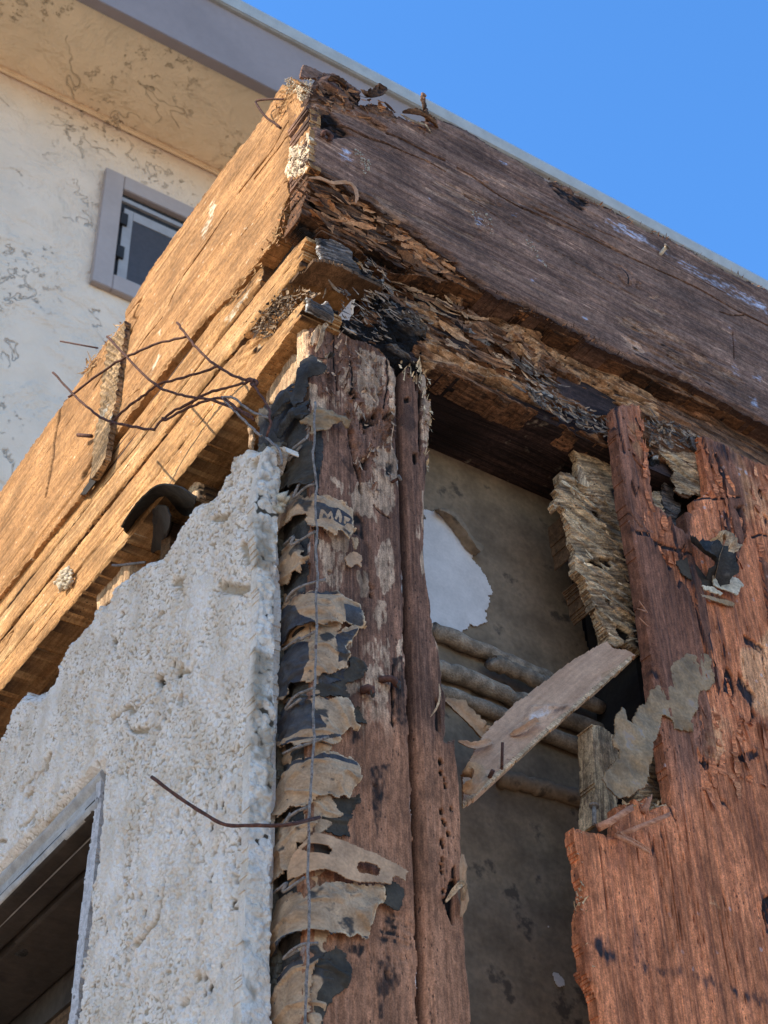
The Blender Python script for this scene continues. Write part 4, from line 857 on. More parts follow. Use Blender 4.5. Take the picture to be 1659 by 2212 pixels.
slab('clump', right(-.016), P('B', (935, 250), (1000, 270), (1050, 330), (1100, 380), (1160, 400), (1180, 460), (1260, 480), (1290, 560), (1230, 620), (1200, 680), (1140, 600), (1040, 540), (1000, 480), (960, 400), (920, 320)), f_bm, .0009, .014, M_black, bm_, jag=(.004, 90, 90), seed=6, gang=-.3)
flakes('shreds', right(-.012), [('B', [(780, 650), (1180, 600), (1400, 700), (1659, 900), (1659, 1000), (1300, 900), (1250, 1100), (1000, 1050), (800, 950)]), ('B', [(930, 260), (1180, 400), (1280, 560), (1150, 620), (1000, 450)])], 160, M_end, bm_, L=(.006, .020), W=(.0006, .0025), ang=(-.3, .25), lift=(.0005, .003), base=(-.004, .004), seed=25, tone=(0, .9))
flakes('shreds', left(-.011), [('A', [(300, 730), (330, 740), (330, 850), (290, 900), (270, 1010), (250, 1080), (330, 1060), (410, 1000), (420, 900), (420, 760)])], 60, M_core, bm_, L=(.004, .014), W=(.0006, .002), ang=(.6, .9), lift=(.001, .004), base=(.000, .008), seed=26, tone=(0, 1))
slab('hollow', left(.004), P('A', (320, 700), (440, 640), (460, 1000), (420, 1040), (200, 1300), (180, 1200), (270, 1060), (300, 900)), None, .002, .02, M_black, bm_)
# plate 1 underside patch and flat stub right of it
M_uw = M_brown
slab('plate_underside', under(1.154), P('B', (320, 565), (400, 470), (470, 440), (560, 350), (640, 350), (760, 380), (880, 440), (1000, 500), (1100, 545), (1215, 595), (1160, 700), (1140, 780), (1000, 740), (900, 700), (760, 640), (600, 600), (520, 590), (400, 575)), lambda g: .0006*fbm(g.A*60, g.B*8, 3, 5), .0012, .004, M_under if False else M_brown, t1, jag=(.0012, 90, 90), gang=1.57)

# ================================================================== CAVITY ON THE RIGHT
cav = thing('wall_lining', 'brown paper backed inner lining seen through the open wall bay', 'lining', (.2, .095, .8))
lb2 = LocalPlane((0, .096, 0), (1, 0, 0), (0, 0, 1), (0, -1, 0)); lb2.raw = True
def f_back(g):
    A, B = g.A, g.B; return .0012*fbm(A*12, B*12, 3, 5)+.0003*fbm(A*200, B*200, 2, 6)
lining = right(.096)
slab('sheet', lining, [(880, 2500), (880, 930)]+P('H', (-60, 372), (0, 400), (100, 440), (200, 492), (330, 560), (420, 590), (520, 615), (560, 660), (585, 800), (600, 1000), (640, 1180), (700, 1400), (760, 1600))+[(1330, 1700), (1400, 2000), (1420, 2500)], f_back, .0016, .003, M_back, cav, jag=(.0018, 50, 50))
box('void_back', (.09, .22, .1), (.62, .225, 1.2), M_pitch, cav); box('void_side', (.605, .0955, .1), (.612, .22, 1.2), M_pitch, cav); box('void_side', (.088, .0985, .1), (.0895, .22, 1.2), M_pitch, cav)  # black boxes back the void and stand in for shade right of the lining
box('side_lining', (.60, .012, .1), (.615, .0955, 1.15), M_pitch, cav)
slab('torn_patch', right(.0945), P('G', (1060, 975), (1140, 985), (1200, 1020), (1250, 1060), (1290, 1120), (1350, 1215), (1325, 1240), (1390, 1310), (1430, 1390), (1425, 1480), (1400, 1530), (1400, 1590), (1340, 1610), (1250, 1640), (1230, 1659), (1060, 1659), (1040, 1300)), lambda g: .0004*fbm(g.A*40, g.B*40, 2, 3), .0010, .0008, M_white, cav, jag=(.0030, 130, 130), back=False)
loft('curled_flap', [q3(right(.0935), 'G', [(1120, 975), (1190, 1050), (1250, 1130), (1300, 1200), (1345, 1225)], [0]*5), q3(right(.088), 'G', [(1135, 985), (1200, 1020), (1262, 1085), (1305, 1150), (1360, 1218)], [.004]*5), q3(right(.090), 'G', [(1145, 985), (1215, 1003), (1270, 1065), (1310, 1135), (1378, 1195)], [.004]*5)], M_back, cav, .0006, 24, 9, .0003)
slab('torn_patch', right(.0942), P('K', (500, 1660), (530, 1650), (570, 1690), (585, 1740), (550, 1760), (510, 1710)), None, .001, .0008, M_white, cav, jag=(.002, 90, 90), back=False)
slab('torn_patch', right(.0942), P('K', (480, 1412), (495, 1415), (492, 1430), (482, 1425)), None, .001, .0008, M_white, cav, jag=(.001, 90, 90), back=False)
# old rolls / battens lying against the lining
rolls = [([(930, 1360), (1010, 1392), (1120, 1440), (1230, 1490)], .0078, .090), ([(1058, 1428), (1110, 1447), (1180, 1480), (1300, 1530)], .0070, .080), ([(930, 1440), (1040, 1478), (1150, 1525), (1320, 1590)], .0082, .090), ([(940, 1492), (1050, 1530), (1160, 1580), (1330, 1640)], .0070, .090), ([(1075, 1680), (1130, 1692), (1190, 1708), (1290, 1738)], .0075, .092)]
for i, (px, r, y) in enumerate(rolls):
    labs = ['pale brown paper roll, uppermost of the rolls lying across the wall bay', 'short paper roll with an open torn end above the other rolls', 'long paper roll running behind the diagonal lath in the middle of the wall bay', 'dusty lower roll behind the diagonal lath, just under the long roll', 'dark single roll low on the inner lining below the diagonal lath']
    o = tube('paper_roll', p3(right(y), px), r, M_roll if i < 4 else M_back, None, n=20, smooth=6, rough=.0006, seed=i); tag(o, labs[i], 'roll', 'paper rolls in the wall bay')
# thin dark curled sheet
sh = thing('curled_sheet', 'thin brown curled paper behind the trimmer at the left end of the diagonal lath', 'paper')
ribbon('sheet', q3(right(.05), 'J', [(1150, 480), (1210, 560), (1270, 630), (1330, 690), (1400, 702)], [0, .004, .006, .006, .01]), .016, M_tan, sh, curl=.4, seed=3)
ribbon('strip', q3(right(.035), 'J', [(1225, 705), (1280, 745), (1340, 735), (1385, 715)], [0, .004, .006, .004]), .006, M_lath, sh, curl=.5, seed=5)
ribbon('curl', q3(right(.02), 'J', [(1245, 890), (1275, 920), (1270, 960), (1248, 980)], [0, .006, .008, .002]), .012, M_tan, sh, curl=.8, seed=6)

# diagonal lath
la = thing('wooden_lath', 'pale pinkish wooden lath hanging diagonally across the open wall bay', 'lath')
A3 = p3(right(.030), [(1005, 1700)])[0]; B3 = p3(right(.012), [(1335, 1400)])[0]
e1 = B3-A3; e1 /= np.linalg.norm(e1)
dn = p3(right(.030), [(1000, 1660)])[0]-p3(right(.030), [(1045, 1740)])[0]
lp = tilted(A3, e1, dn+np.array([0, .018, 0]))
def f_la(g):
    A, B = g.A, g.B; h = .0006*fbm(A*20, B*60, 3, 5)
    d = g.ln('K', [(370, 310), (400, 250), (480, 250), (590, 250)], .003, .001); peel = g.m('K', [(370, 310), (400, 260), (500, 245), (600, 240), (560, 280), (440, 350), (380, 400)], .003, .002)
    g.G = .7*g.m('K', [(500, 250), (600, 245), (560, 285), (500, 300)], .004, .003); g.K = .5*peel; g.R = .9*g.m('K', [(770, 80), (860, 20), (930, -30), (940, 0), (850, 70), (780, 110)], .002, .002)
    return h+peel*.0012+d*.001
slab('strip', lp, [(1000, 1740), (998, 1712), (997, 1668), (1040, 1590), (1110, 1522), (1190, 1460), (1240, 1425), (1280, 1400), (1312, 1383), (1325, 1400), (1352, 1402), (1372, 1415), (1330, 1455), (1262, 1515), (1200, 1564), (1130, 1628), (1060, 1694), (1024, 1725)], f_la, .0010, .0045, M_lath, la, jag=(.0008, 60, 60), gang=0)
slab('edge', Plane(lp.O+lp.n*.0012, lp.e1, lp.e2, lp.n), P('K', (28, 782), (240, 603), (510, 363), (800, 112), (938, -8), (925, -24), (790, 88), (500, 338), (230, 578), (25, 752)), lambda g: .0004*fbm(g.A*60, g.B*60, 2, 4), .0008, .003, M_stud, la, jag=(.0004, 60, 60))
ribbon('peel', q3(lp, 'K', [(285, 405), (340, 395), (400, 365), (432, 352)], [.001, .004, .006, .004]), .006, M_lath, la, curl=.5, seed=8)
tube('nail', q3(lp, 'K', [(238, 590), (228, 510)], [0, .014]), .0012, M_wire, la, smooth=2)
tube('nail', q3(lp, 'K', [(170, 630), (185, 622)], [0, .007]), .0018, M_wire, la, smooth=2)

# ================================================================== DELAMINATED STUD IN THE CAVITY
ch = thing('wall_stud', 'split stud with peeling wood layers hanging beside the red plywood edge', 'stud', (.3, .03, .9))
pch = right(.022)
def f_ch(g):
    A, B = g.A, g.B
    tl = B+.30*A
    rid = 1-np.abs(fbm(A*9, tl*120, 4, 201)); h = .004*rid*rid+.0012*fbm(A*60, tl*300, 3, 202)-.004+.004*fbm(A*20, B*10, 2, 3)
    dk = ss(.06, .0, g.lin('H', [(850, 400), (880, 620), (940, 850), (980, 1100), (1010, 1420)])-.0)*0
    rt = ss(.035, .004, g.lin('H', [(860, 380), (885, 560), (905, 730), (955, 900), (985, 1080), (1000, 1250), (1020, 1420)]))  # band beside the plywood edge, darkened below in place of its shade
    hole = 0
    for q in ([(780, 930), (830, 940), (840, 975), (800, 990), (700, 970)], [(805, 1140), (830, 1160), (825, 1190), (800, 1170)], [(740, 650), (780, 690), (775, 740), (750, 700)], [(860, 1310), (920, 1350), (900, 1380), (870, 1350)]): hole = np.maximum(hole, g.m('H', q, .001, .003))
    h -= .006*hole
    lt = g.m('H', [(550, 520), (640, 560), (740, 640), (800, 760), (830, 880), (700, 870), (630, 800), (590, 660)], .006, .006)
    lt = np.maximum(lt, .9*g.m('H', [(640, 900), (800, 900), (860, 1050), (940, 1090), (900, 1120), (760, 1060), (660, 1030)], .006, .006)); lt = np.maximum(lt, .8*g.m('H', [(810, 1210), (900, 1230), (960, 1340), (880, 1330), (820, 1290)], .005, .005))
    g.R = lt*.9*ss(.5, .9, rid)+.2*lt; g.G = np.maximum.reduce([.95*hole, .38*ss(.75, .5, rid), .8*ss(.2, .9, rt)*ss(-.5, .4, fbm(A*30, B*100, 2, 9))]); g.K = .22*ss(.2, .5, fbm(A*20, tl*200, 3, 6))*(1-lt)
    return h
slab('torn_face', pch, P('H', (625, 365), (680, 360), (760, 385), (800, 400), (860, 420), (1010, 480), (1040, 900), (1060, 1430), (1040, 1500), (1000, 1440), (970, 1450), (930, 1425), (890, 1380), (885, 1400), (850, 1430), (830, 1420), (800, 1410), (790, 1350), (765, 1270), (740, 1200), (725, 1215), (710, 1150), (680, 1060), (640, 1015), (635, 930), (620, 850), (605, 760), (585, 680), (560, 650), (530, 680), (515, 650), (545, 600), (530, 575), (550, 545), (545, 480), (565, 490), (640, 525), (640, 430)), f_ch, .0010, .010, M_chunk, ch, jag=(.003, 90, 90), gang=.29, seed=8)
slab('torn_layer', right(.034), P('H', (585, 690), (620, 700), (640, 1010), (690, 1060), (740, 1200), (735, 1230), (710, 1180), (690, 1090), (640, 1000), (620, 900), (600, 800)), lambda g: .002*fbm(g.A*30, g.B*90, 3, 6), .0012, .03, M_brown, ch, jag=(.0003, 90, 90))
slab('torn_layer', right(.030), P('H', (690, 1060), (760, 1150), (800, 1230), (830, 1400), (800, 1410), (785, 1330), (760, 1240), (700, 1120)), lambda g: .002*fbm(g.A*30, g.B*90, 3, 7), .0012, .012, M_chunk, ch, jag=(.0003, 90, 90), gang=1.3)
flakes('torn_fibres', right(.016), [('H', [(540, 520), (640, 540), (640, 700), (560, 680)]), ('H', [(620, 560), (850, 640), (930, 1050), (980, 1400), (800, 1380), (700, 1080), (620, 860)])], 80, M_chunk, ch, L=(.006, .035), W=(.0008, .004), ang=(-.32, .10), lift=(.0005, .004), base=(-.003, .003), seed=28, tone=(0, 1.1))
slab('sliver', right(.010), P('H', (640, 430), (680, 490), (710, 560), (700, 570), (650, 545), (640, 500)), lambda g: .001*fbm(g.A*60, g.B*60, 3, 7), .0010, .002, M_chunk, ch, jag=(.001, 90, 90), gang=1.3)
# lower continuation of the stud edge seen left of the felt
slab('lower_piece', right(.010), P('K', (715, 335), (740, 340), (790, 360), (850, 420), (870, 560), (860, 720), (860, 790), (830, 830), (740, 890), (725, 880), (735, 700), (730, 560), (725, 430)), lambda g: .003*fbm(g.A*120, g.B*20, 4, 8), .0011, .02, M_chunk, ch, jag=(.001, 90, 90), gang=1.5)
slab('lower_piece', right(.012), P('K', (980, 380), (1070, 300), (1120, 600), (1150, 800), (1050, 830), (960, 790), (980, 600)), f_ch, .0011, .02, M_chunk, ch, jag=(.001, 90, 90), gang=.3)
nl2 = thing('nail', 'steel nail standing at the torn lower edge of the red plywood beside the cavity', 'nail')
tube('shank', q3(right(.0), 'K', [(732, 880), (731, 780)], [.0, .0]), .0018, M_galv, nl2, smooth=2); tube('head', q3(right(.0), 'K', [(731, 780), (731, 773)], [0, 0]), .0042, M_galv, nl2, smooth=0, n=12)

# ================================================================== RED PLYWOOD
py_ = thing('plywood_sheet', 'weathered reddish plywood sheet with a jagged hole near its top', 'plywood', (.35, -.012, .6))
pp = right(-.013)
ply_out = P('D', (445, 430), (440, 330), (430, 230), (445, 195), (500, 180), (520, 165), (560, 190), (600, 170), (650, 185), (665, 240), (670, 300), (690, 400), (705, 480), (720, 560), (735, 650), (745, 750), (755, 850), (765, 955), (800, 985), (850, 1040), (880, 1100), (905, 1150), (960, 1190), (990, 1222), (1005, 1200), (995, 1100), (990, 1040), (1060, 1045), (1065, 1010), (1085, 1000), (1080, 930), (1110, 915), (1160, 905), (1225, 905), (1215, 880), (1190, 885), (1185, 800), (1175, 720), (1160, 640), (1145, 560), (1125, 480), (1110, 430), (1160, 440), (1300, 500), (1420, 560), (1540, 610), (1659, 665))
ply_out += [(1850, 1090), (2380, 1370), (2380, 2500), (1850, 2560)]+P('K', (930, 2500), (765, 1941), (745, 1800), (715, 1720), (695, 1660), (685, 1560), (665, 1500), (660, 1400), (665, 1330), (690, 1270), (680, 1200), (660, 1140), (655, 1060), (635, 1000), (630, 930), (625, 888), (690, 912), (750, 915), (800, 930), (850, 930), (855, 850), (850, 780), (890, 765), (930, 770), (945, 730), (990, 760), (1000, 730), (1030, 725), (1035, 800), (1060, 780), (1110, 765), (1145, 770), (1130, 680), (1110, 560), (1095, 450), (1075, 380), (1062, 300), (1045, 150), (1030, 20))+P('H', (1030, 1500), (1010, 1350), (990, 1200), (965, 1060), (945, 930), (915, 780), (885, 620), (870, 480), (858, 380))
def f_ply(g):
    A, B = g.A, g.B; tl = A+.02*B
    up = ss(.78, .98, B)     # upper half is darker and more delaminated
    rid = fbm(tl*130, B*3, 4, 211); fine = fbm(tl*420, B*10, 3, 212)
    h = (.0014+.0012*up)*rid+.0006*fine
    # delaminated upper veneer: steps with ragged lower ends
    lay = fbm(tl*26, B*5.5, 4, 213)+.25*fbm(tl*120, B*14, 3, 214)
    st = ss(.02, .05, lay)*ss(.60, .90, B+.08*fbm(A*12, B*3, 2, 7)); h += .0034*st
    edge = (1-ss(0, .05, np.abs(lay-.03)))*ss(.62, .9, B)
    cr = np.abs(fbm(tl*55, B*2.0, 3, 215)); c0 = (1-ss(0, .02, cr))*ss(.05, .3, fbm(A*9, B*6, 2, 216)); h -= .002*c0
    dk = np.maximum(edge*.75, c0*.75)
    for c, q, s, dep in [('D', [(1370, 1000), (1450, 1005), (1462, 1020), (1462, 1100), (1480, 1200), (1478, 1290), (1455, 1220), (1420, 1090)], 1, .006), ('D', [(780, 1245), (830, 1280), (830, 1310), (800, 1290)], 1, .004), ('D', [(1600, 830), (1625, 900), (1620, 940), (1590, 880)], .9, .003), ('D', [(1280, 680), (1310, 740), (1310, 780), (1285, 720)], .9, .003), ('D', [(1325, 560), (1345, 650), (1330, 640)], .9, .003), ('D', [(1300, 1190), (1340, 1190), (1340, 1210), (1310, 1215)], 1, .004), ('D', [(1620, 1040), (1659, 1080), (1659, 1200), (1640, 1160)], .9, .004), ('K', [(1500, 60), (1560, 150), (1590, 190), (1575, 260), (1600, 300), (1570, 340), (1560, 250), (1490, 120)], .9, .004), ('K', [(1430, 20), (1480, 80), (1500, 160), (1470, 190), (1430, 160)], 1, .005), ('H', [(1530, 1350), (1600, 1400), (1640, 1420), (1620, 1440), (1540, 1390)], .8, .003), ('H', [(1420, 1360), (1440, 1420), (1440, 1520), (1425, 1470)], .9, .003), ('K', [(1640, 1260), (1700, 1230), (1700, 1480), (1650, 1450), (1630, 1350)], 1, .006), ('K', [(1480, 510), (1600, 480), (1620, 520), (1500, 545)], .7, .002), ('K', [(1300, 540), (1380, 560), (1440, 540), (1380, 580), (1330, 575)], .8, .002)]:
        m = g.m(c, q, .001, .003, 160, 40); dk = np.maximum(dk, m*s); h -= dep*m
    for c, q, w_ in [('D', [(1278, 930), (1290, 1050), (1305, 1200)], .0012), ('D', [(540, 560), (620, 640), (730, 740)], .0013), ('D', [(490, 300), (600, 420)], .001), ('D', [(600, 1210), (700, 1230), (790, 1280), (900, 1330), (1040, 1400)], .0030), ('D', [(1080, 930), (1240, 930), (1350, 920), (1420, 930)], .002), ('D', [(540, 1050), (640, 1180)], .001), ('D', [(1540, 1240), (1590, 1220), (1659, 1230)], .002), ('K', [(1070, 380), (1062, 300)], .001), ('K', [(1260, 100), (1258, 150), (1280, 180)], .0015), ('D', [(620, 300), (660, 380), (700, 520)], .003)]:
        l_ = g.ln(c, q, w_, .001); dk = np.maximum(dk, .9*l_); h -= .0022*l_
    # black water stains
    stn = np.zeros(A.shape)
    for c, q, s in [('K', [(700, 1480), (780, 1460), (800, 1540), (880, 1580), (1000, 1600), (1060, 1620), (1200, 1640), (1400, 1700), (1600, 1790), (1659, 1800), (1659, 1850), (1400, 1760), (1180, 1690), (1060, 1670), (960, 1640), (870, 1610), (790, 1600), (710, 1560)], .75), ('K', [(850, 1740), (870, 1700), (880, 1941), (860, 1941)], .5), ('K', [(780, 990), (860, 970), (890, 1080), (860, 1150), (800, 1090)], .45), ('K', [(920, 1430), (1000, 1440), (1020, 1560), (1000, 1600), (930, 1560)], .5), ('D', [(580, 1200), (760, 1220), (900, 1300), (1060, 1420), (1040, 1520), (940, 1500), (860, 1380), (700, 1290)], .55), ('D', [(760, 960), (860, 1100), (900, 1250), (800, 1230), (700, 1080)], .25), ('D', [(1130, 440), (1300, 500), (1450, 600), (1400, 700), (1250, 640), (1160, 600)], .55), ('H', [(1180, 960), (1260, 940), (1350, 1080), (1500, 1180), (1480, 1230), (1250, 1150)], .6), ('K', [(1500, 1210), (1640, 1230), (1659, 1300), (1600, 1290), (1520, 1260)], .5), ('K', [(1280, 1600), (1400, 1560), (1500, 1700), (1600, 1850), (1450, 1800)], .3)]:
        stn = np.maximum(stn, s*g.m(c, q, .008, .010, 90, 30, seed=8)*(.75+.35*fbm(tl*200, B*20, 2, 9)))
    bare = .9*ss(.03, .0, lay)*ss(.72, .9, B)*(1-up*.0)*ss(-.1, .3, fbm(A*20, B*8, 2, 44))
    for q in ([(1280, 290), (1400, 330), (1440, 500), (1400, 560), (1330, 530), (1270, 450)],): bare = np.maximum(bare, .7*g.m('K', q, .004, .004))
    bare = np.maximum(bare, .8*g.m('K', [(1340, 1240), (1380, 1270), (1400, 1320), (1350, 1300)], .003, .004)); bare = np.maximum(bare, .7*g.m('H', [(960, 960), (1010, 970), (1040, 1040), (1040, 1120), (980, 1080)], .003, .003))
    grey = .55*ss(.85, 1.02, B+.05*fbm(A*12, B*9, 3, 77))*ss(-.3, .3, fbm(A*14, B*9, 3, 79)); grey = np.maximum(grey, .55*g.m('K', [(1300, 1100), (1420, 1160), (1440, 1230), (1360, 1190), (1280, 1140)], .006, .006)); pl_ = g.m('D', [(1400, 640), (1600, 700), (1659, 780), (1500, 760), (1380, 700)], .006, .006)*.7
    pl_ = np.maximum(pl_, g.m('D', [(1060, 1150), (1100, 1160), (1110, 1220), (1070, 1210)], .003, .004)*.7)
    h -= .0030*(1-ss(0, .0045, g.sd))*(.4+np.abs(fbm(A*120, B*90, 2, 80)))
    g.Z = np.maximum(st*(.9+.4*fbm(A*30, B*9, 3, 88)), grey); g.R = bare; g.G = np.maximum(dk, 1.4*stn); g.K = pl_*.7+.5*(1-ss(.05, .11, worley(A*34, B*30, 3)))*ss(.1, .3, fbm(A*12, B*12, 2, 5))
    return h
slab('outer_ply', pp, ply_out, f_ply, .00095, .012, M_ply, py_, jag=(.0010, 80, 40), gang=0)
flakes('edge_fibres', right(-.010), [('K', [(625, 895), (650, 900), (680, 1240), (670, 1400), (700, 1660), (680, 1640), (655, 1400), (650, 1100)]), ('K', [(860, 755), (1140, 750), (1140, 790), (870, 800)])], 160, M_chunk, py_, L=(.003, .010), W=(.0005, .0018), ang=(.2, .9), lift=(.000, .004), base=(-.006, .002), seed=33, tone=(.2, 1))
slab('torn_tongue', right(-.004), P('K', (640, 1650), (665, 1655), (700, 1700), (735, 1770), (750, 1850), (730, 1800), (700, 1755), (690, 1740), (650, 1690)), lambda g: .002*fbm(g.A*60, g.B*30, 3, 5), .001, .006, M_ply, py_, jag=(.0015, 120, 120))
flakes('veneer_chips', right(-.0135), [('D', [(500, 220), (650, 220), (740, 900), (900, 1300), (1000, 1500), (620, 1500), (530, 900)]), ('D', [(1150, 470), (1659, 690), (1659, 1500), (1100, 1400), (1230, 930)]), ('K', [(1300, 0), (1659, 0), (1659, 800), (1250, 700), (1260, 330)])], 110, M_ply, py_, L=(.012, .045), W=(.0018, .008), ang=(1.60, .06), lift=(.0002, .0020), base=(.0003, .0014), seed=39, tone=(-.4, .45))
# behind the jagged hole
hb_ = thing('wood_fragment', 'pale torn piece of layered wood showing inside the hole in the plywood', 'wood')
slab('layer', right(-.003), P('D', (805, 530), (900, 545), (960, 550), (1060, 560), (1150, 580), (1200, 700), (1200, 880), (1150, 895), (1080, 885), (1000, 870), (935, 850), (945, 810), (910, 745), (945, 700), (900, 640), (860, 600)), f_ch, .0009, .006, M_chunk, hb_, jag=(.0022, 110, 110), gang=.3, seed=4)
slab('layer', right(.001), P('D', (930, 820), (960, 800), (1000, 850), (1090, 870), (1080, 905), (1000, 900), (950, 860)), f_ch, .0009, .004, M_plate, hb_, jag=(.0025, 130, 130), gang=.3, seed=5)
hb2 = thing('wood_fragment', 'dark grey torn strip standing inside the plywood hole below the pale piece', 'wood')
slab('layer', right(.012), P('D', (845, 790), (880, 750), (915, 740), (930, 800), (940, 900), (990, 960), (975, 1050), (950, 1090), (1000, 1200), (940, 1200), (880, 1100), (850, 1020), (845, 900)), f_ch, .0009, .008, M_end, hb2, jag=(.0022, 110, 110), gang=.1, seed=7)
slab('layer', right(.012), P('D', (760, 860), (830, 845), (845, 900), (850, 1030), (800, 1000), (760, 960)), f_ch, .0009, .006, M_chunk, hb2, jag=(.0022, 110, 110), gang=.3, seed=9)
hb3 = thing('wood_fragment', 'blackened crumbling ledge along the top of the plywood hole', 'wood')
slab('ledge', right(-.002), P('D', (680, 250), (760, 270), (860, 330), (960, 370), (1110, 430), (1130, 520), (1050, 470), (990, 470), (960, 520), (900, 490), (830, 540), (860, 600), (930, 690), (800, 640), (730, 640), (700, 440)), f_bm, .0009, .02, M_end, hb3, jag=(.003, 110, 110), seed=11, gang=-.3)
flakes('shreds', right(-.004), [('D', [(690, 270), (860, 330), (1110, 440), (1120, 560), (960, 500), (850, 560), (720, 620)])], 120, M_end, hb3, L=(.004, .018), W=(.001, .0035), ang=(-.3, .25), lift=(.001, .004), base=(-.002, .004), seed=34, tone=(0, 1))
slab('strip', right(-.006), P('D', (1030, 440), (1110, 435), (1150, 580), (1110, 570), (1060, 520)), lambda g: .0015*fbm(g.A*150, g.B*20, 3, 5), .001, .004, M_end, hb3, jag=(.0015, 110, 110), gang=1.4)
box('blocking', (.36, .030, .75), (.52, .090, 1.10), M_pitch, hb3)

# felt and peelings on the plywood
gf = thing('felt_scrap', 'grey brown torn scrap of felt clinging to the left edge of the plywood', 'felt')
def f_gf(g):
    d = ss(0, .10, g.lin('K', [(1060, 140), (1330, -20)])); return .003+.010*d*(.6+.9*fbm(g.A*22, g.B*22, 3, 5))+.0010*fbm(g.A*120, g.B*120, 3, 6)+.003*(1-ss(0, .004, g.sd))*fbm(g.A*60, g.B*60, 2, 8)
slab('scrap', right(-.0135), P('K', (735, 660), (745, 620), (790, 590), (815, 550), (830, 510), (795, 500), (780, 460), (790, 430), (800, 400), (795, 350), (800, 310), (825, 295), (835, 270), (850, 265), (870, 285), (875, 310), (870, 345), (900, 352), (905, 320), (930, 300), (960, 250), (1000, 230), (1010, 180), (1060, 140), (1100, 80), (1140, 20), (1180, 5), (1210, -30), (1260, -35), (1330, -20), (1345, 60), (1355, 130), (1340, 165), (1290, 175), (1280, 220), (1265, 280), (1240, 330), (1245, 400), (1190, 385), (1140, 380), (1130, 330), (1075, 310), (1060, 380), (1045, 430), (1010, 470), (1000, 530), (985, 600), (975, 680), (960, 715), (900, 745), (830, 768), (790, 740), (760, 710)), f_gf, .0010, .0012, M_greyfelt, gf, jag=(.0015, 130, 130), flare=True)
df = thing('felt_curl', 'dark curled flap of felt with a pale paper edge sticking out of the plywood', 'felt')
ribbon('flap', q3(pp, 'D', [(1055, 1300), (1090, 1400), (1150, 1470), (1190, 1540), (1185, 1600)], [.002, .010, .014, .012, .002]), .026, M_felt, df, curl=.45, seed=3, tip=.5)
ribbon('paper_edge', q3(pp, 'D', [(1170, 1345), (1215, 1340), (1225, 1400), (1205, 1480), (1215, 1600)], [.006, .018, .018, .014, .004]), .012, M_stud, df, curl=.6, seed=4, tip=.5)
ribbon('paper_edge', q3(pp, 'D', [(1205, 1470), (1250, 1430), (1275, 1400), (1295, 1385)], [.014, .02, .022, .022]), .009, M_stud, df, curl=.5, seed=5, tip=.6)
pe = thing('peeling_paper', 'pale peeling strip of speckled paper below the dark felt flap on the plywood', 'paper')
slab('strip', right(-.022), P('H', (1370, 1030), (1390, 1020), (1450, 1030), (1500, 1060), (1540, 1095), (1510, 1110), (1505, 1148), (1470, 1130), (1420, 1110), (1370, 1090)), lambda g: .004*fbm(g.A*30, g.B*30, 2, 5), .0009, .0012, M_mud, pe, jag=(.0014, 130, 130), flare=True)
slab('strip', right(-.019), P('H', (1300, 1080), (1360, 1100), (1420, 1140), (1400, 1150), (1310, 1110)), lambda g: .003*fbm(g.A*30, g.B*30, 2, 6), .0009, .0012, M_mud, pe, jag=(.0012, 130, 130), flare=True)
slab('strip', right(-.018), P('H', (1295, 1130), (1370, 1150), (1440, 1160), (1500, 1185), (1480, 1200), (1400, 1180), (1310, 1150)), lambda g: .003*fbm(g.A*30, g.B*30, 2, 7), .0009, .0012, M_greyfelt, pe, jag=(.0012, 130, 130), flare=True)
slab('stained_patch', right(-.0155), P('H', (1170, 960), (1250, 940), (1290, 1000), (1340, 1060), (1370, 1090), (1300, 1120), (1250, 1070), (1190, 1030)), lambda g: .002*fbm(g.A*30, g.B*30, 2, 8), .001, .0012, M_felt2, pe, jag=(.0018, 130, 130), flare=True)
s_l = ['thick red brown splinter crossing the corner of the lower plywood edge', 'pale red splinter pointing right across the plywood below the grey felt', 'pale red splinter pointing down across the plywood below the grey felt', 'short brown splinter upright at the broken plywood edge']
for i, (a, b, wd, hs) in enumerate([((735, 905), (860, 835), .0044, (.004, .016)), ((850, 942), (1035, 890), .0026, (.004, .022)), ((825, 942), (925, 1092), .0026, (.004, .022)), ((985, 815), (1000, 750), .0030, (.001, .006))]):
    s_ = thing('wood_splinter', s_l[i], 'splinter', group='splinters on the plywood')
    q = q3(pp, 'K', [a, ((a[0]+b[0])/2+4, (a[1]+b[1])/2+2), b], [hs[0], (hs[0]+hs[1])/2+.001, hs[1]])
    tube('shaft', q, wd, M_splint, s_, n=4, smooth=2, rough=.0002, seed=i, taper=(1.0, .65))
    tube('split_edge', q+np.array([.001, -.0015, .002]), wd*.5, M_splint, s_, n=4, smooth=2, rough=.0002, seed=i+9, taper=(1, .4))
for i, (a, b) in enumerate([((955, 1185), (1010, 1240)), ((945, 1228), (1000, 1232)), ((955, 1275), (1012, 1312))]):
    o = tube('thin_splinter', q3(right(-.016), 'H', [a, b], [.004, .001]), .0009, M_splint, None, smooth=2, taper=(.4, 1)); tag(o, ['uppermost of three thin splinters on the plywood edge beside the split stud', 'middle of three hair thin splinters on the plywood edge beside the split stud', 'lowest of three hair thin splinters on the plywood edge beside the split stud'][i], 'splinter', 'thin splinters on the plywood edge')
